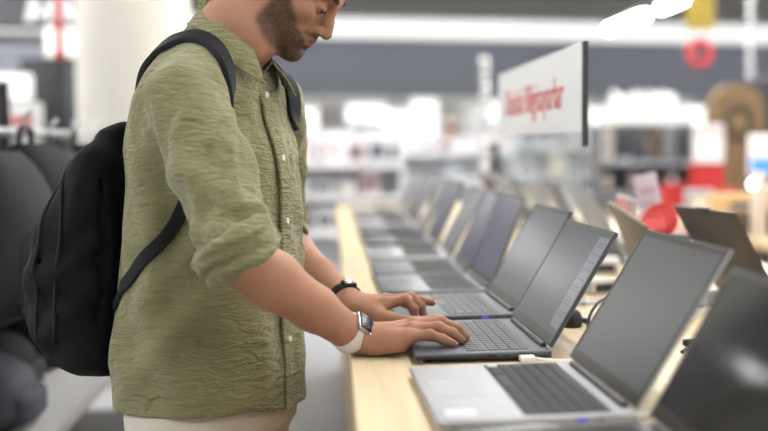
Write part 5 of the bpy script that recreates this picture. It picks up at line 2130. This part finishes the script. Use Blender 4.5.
strap3(section(lambda q: 0.040 + 0.080 * q, 168, 2, 40), [0.036] * 26 + [0.036 - 0.0010 * i for i in range(14)] + [0.022] * 20, 0.009)
strap3(section(-0.130, 165, -4, 40), 0.034, 0.008)

# smart watch on his right wrist
dW = (WR_R - EL_R) / np.linalg.norm(WR_R - EL_R)


def wrist_frame(c, d, face):
    d = Vector(d).normalized()
    n = Vector(face)
    n = (n - d * n.dot(d)).normalized()
    s = n.cross(d)
    m_ = Matrix((d, s, n)).transposed().to_4x4()      # x along the arm, z out of the dial
    m_.translation = Vector(c)
    return m_


WB = mat('watch_strap_white', srgb(226, 220, 210), 0.5)
WS = mat('watch_case_silver', srgb(210, 210, 212), 0.25, metal=0.9)
WG = mat('watch_glass', srgb(20, 22, 32), 0.25, spec=0.35)
cW = WR_R - dW * 0.012
WM = wrist_frame(cW, dW, (0.30, -0.60, 0.66))
watch = thing('smart_watch', "square dark faced watch with a white strap on the man's right wrist", 'watch', tuple(cW))
watch.matrix_world = WM
ra, rb = 0.0298, 0.0285
ring = [Vector((0, ra * math.sin(a), rb * math.cos(a))) for a in [2 * PI * q / 48 for q in range(48)]]
bm = bm_new()
add_ribbon(bm, ring, [Vector((0, math.sin(2 * PI * q / 48), math.cos(2 * PI * q / 48))) for q in range(48)], 0.024, 0.0026, True)
obj('strap', bm, WB, watch)
cs = obj('case', box((-0.019, -0.0165, rb - 0.001), (0.019, 0.0165, rb + 0.0065), 0.005, 4), WS, watch)
obj('glass', box((-0.0175, -0.0152, rb + 0.0052), (0.0175, 0.0152, rb + 0.0082), 0.0022, 3), WG, cs)
bm = bm_new()
add_cyl(bm, (0.008, -0.0160, rb + 0.004), (0.008, -0.0190, rb + 0.004), 0.0032, n=14)
obj('crown', bm, WS, cs)
# black band on his left wrist
dL = (WR_L - EL_L) / np.linalg.norm(WR_L - EL_L)
cB = WR_L - dL * 0.010
BMx = wrist_frame(cB, dL, (0.3, -0.3, 0.9))
band = thing('wristband', "black fitness band on the man's left wrist", 'wristband', tuple(cB))
band.matrix_world = BMx
ring = [Vector((0, 0.030 * math.sin(a), 0.0285 * math.cos(a))) for a in [2 * PI * q / 40 for q in range(40)]]
bm = bm_new()
add_ribbon(bm, ring, [Vector((0, math.sin(2 * PI * q / 40), math.cos(2 * PI * q / 40))) for q in range(40)], 0.016, 0.0035, True)
obj('strap', bm, BLACKP, band)
obj('capsule', box((-0.0085, -0.014, 0.0285), (0.0085, 0.014, 0.0355), 0.003, 3), mat('band_gloss', srgb(18, 18, 20), 0.2), band)
# ------------------------------------------------------------------ light and colour
w = bpy.data.worlds.new('world')
SC.world = w
w.use_nodes = True
bg = w.node_tree.nodes['Background']
bg.inputs['Color'].default_value = (0.95, 0.98, 1.0, 1)
bg.inputs['Strength'].default_value = 0.22
SC.view_settings.view_transform = 'Standard'
SC.view_settings.look = 'None'
SC.view_settings.gamma = 1.0
SC.view_settings.use_curve_mapping = False
SC.view_settings.exposure = 0.45
SC.cycles.use_denoising = True
SC.cycles.max_bounces = 6
SC.cycles.diffuse_bounces = 3
SC.cycles.glossy_bounces = 3
SC.cycles.transparent_max_bounces = 10
SC.cycles.caustics_reflective = False
SC.cycles.caustics_refractive = False
SC.cycles.sample_clamp_indirect = 6.0
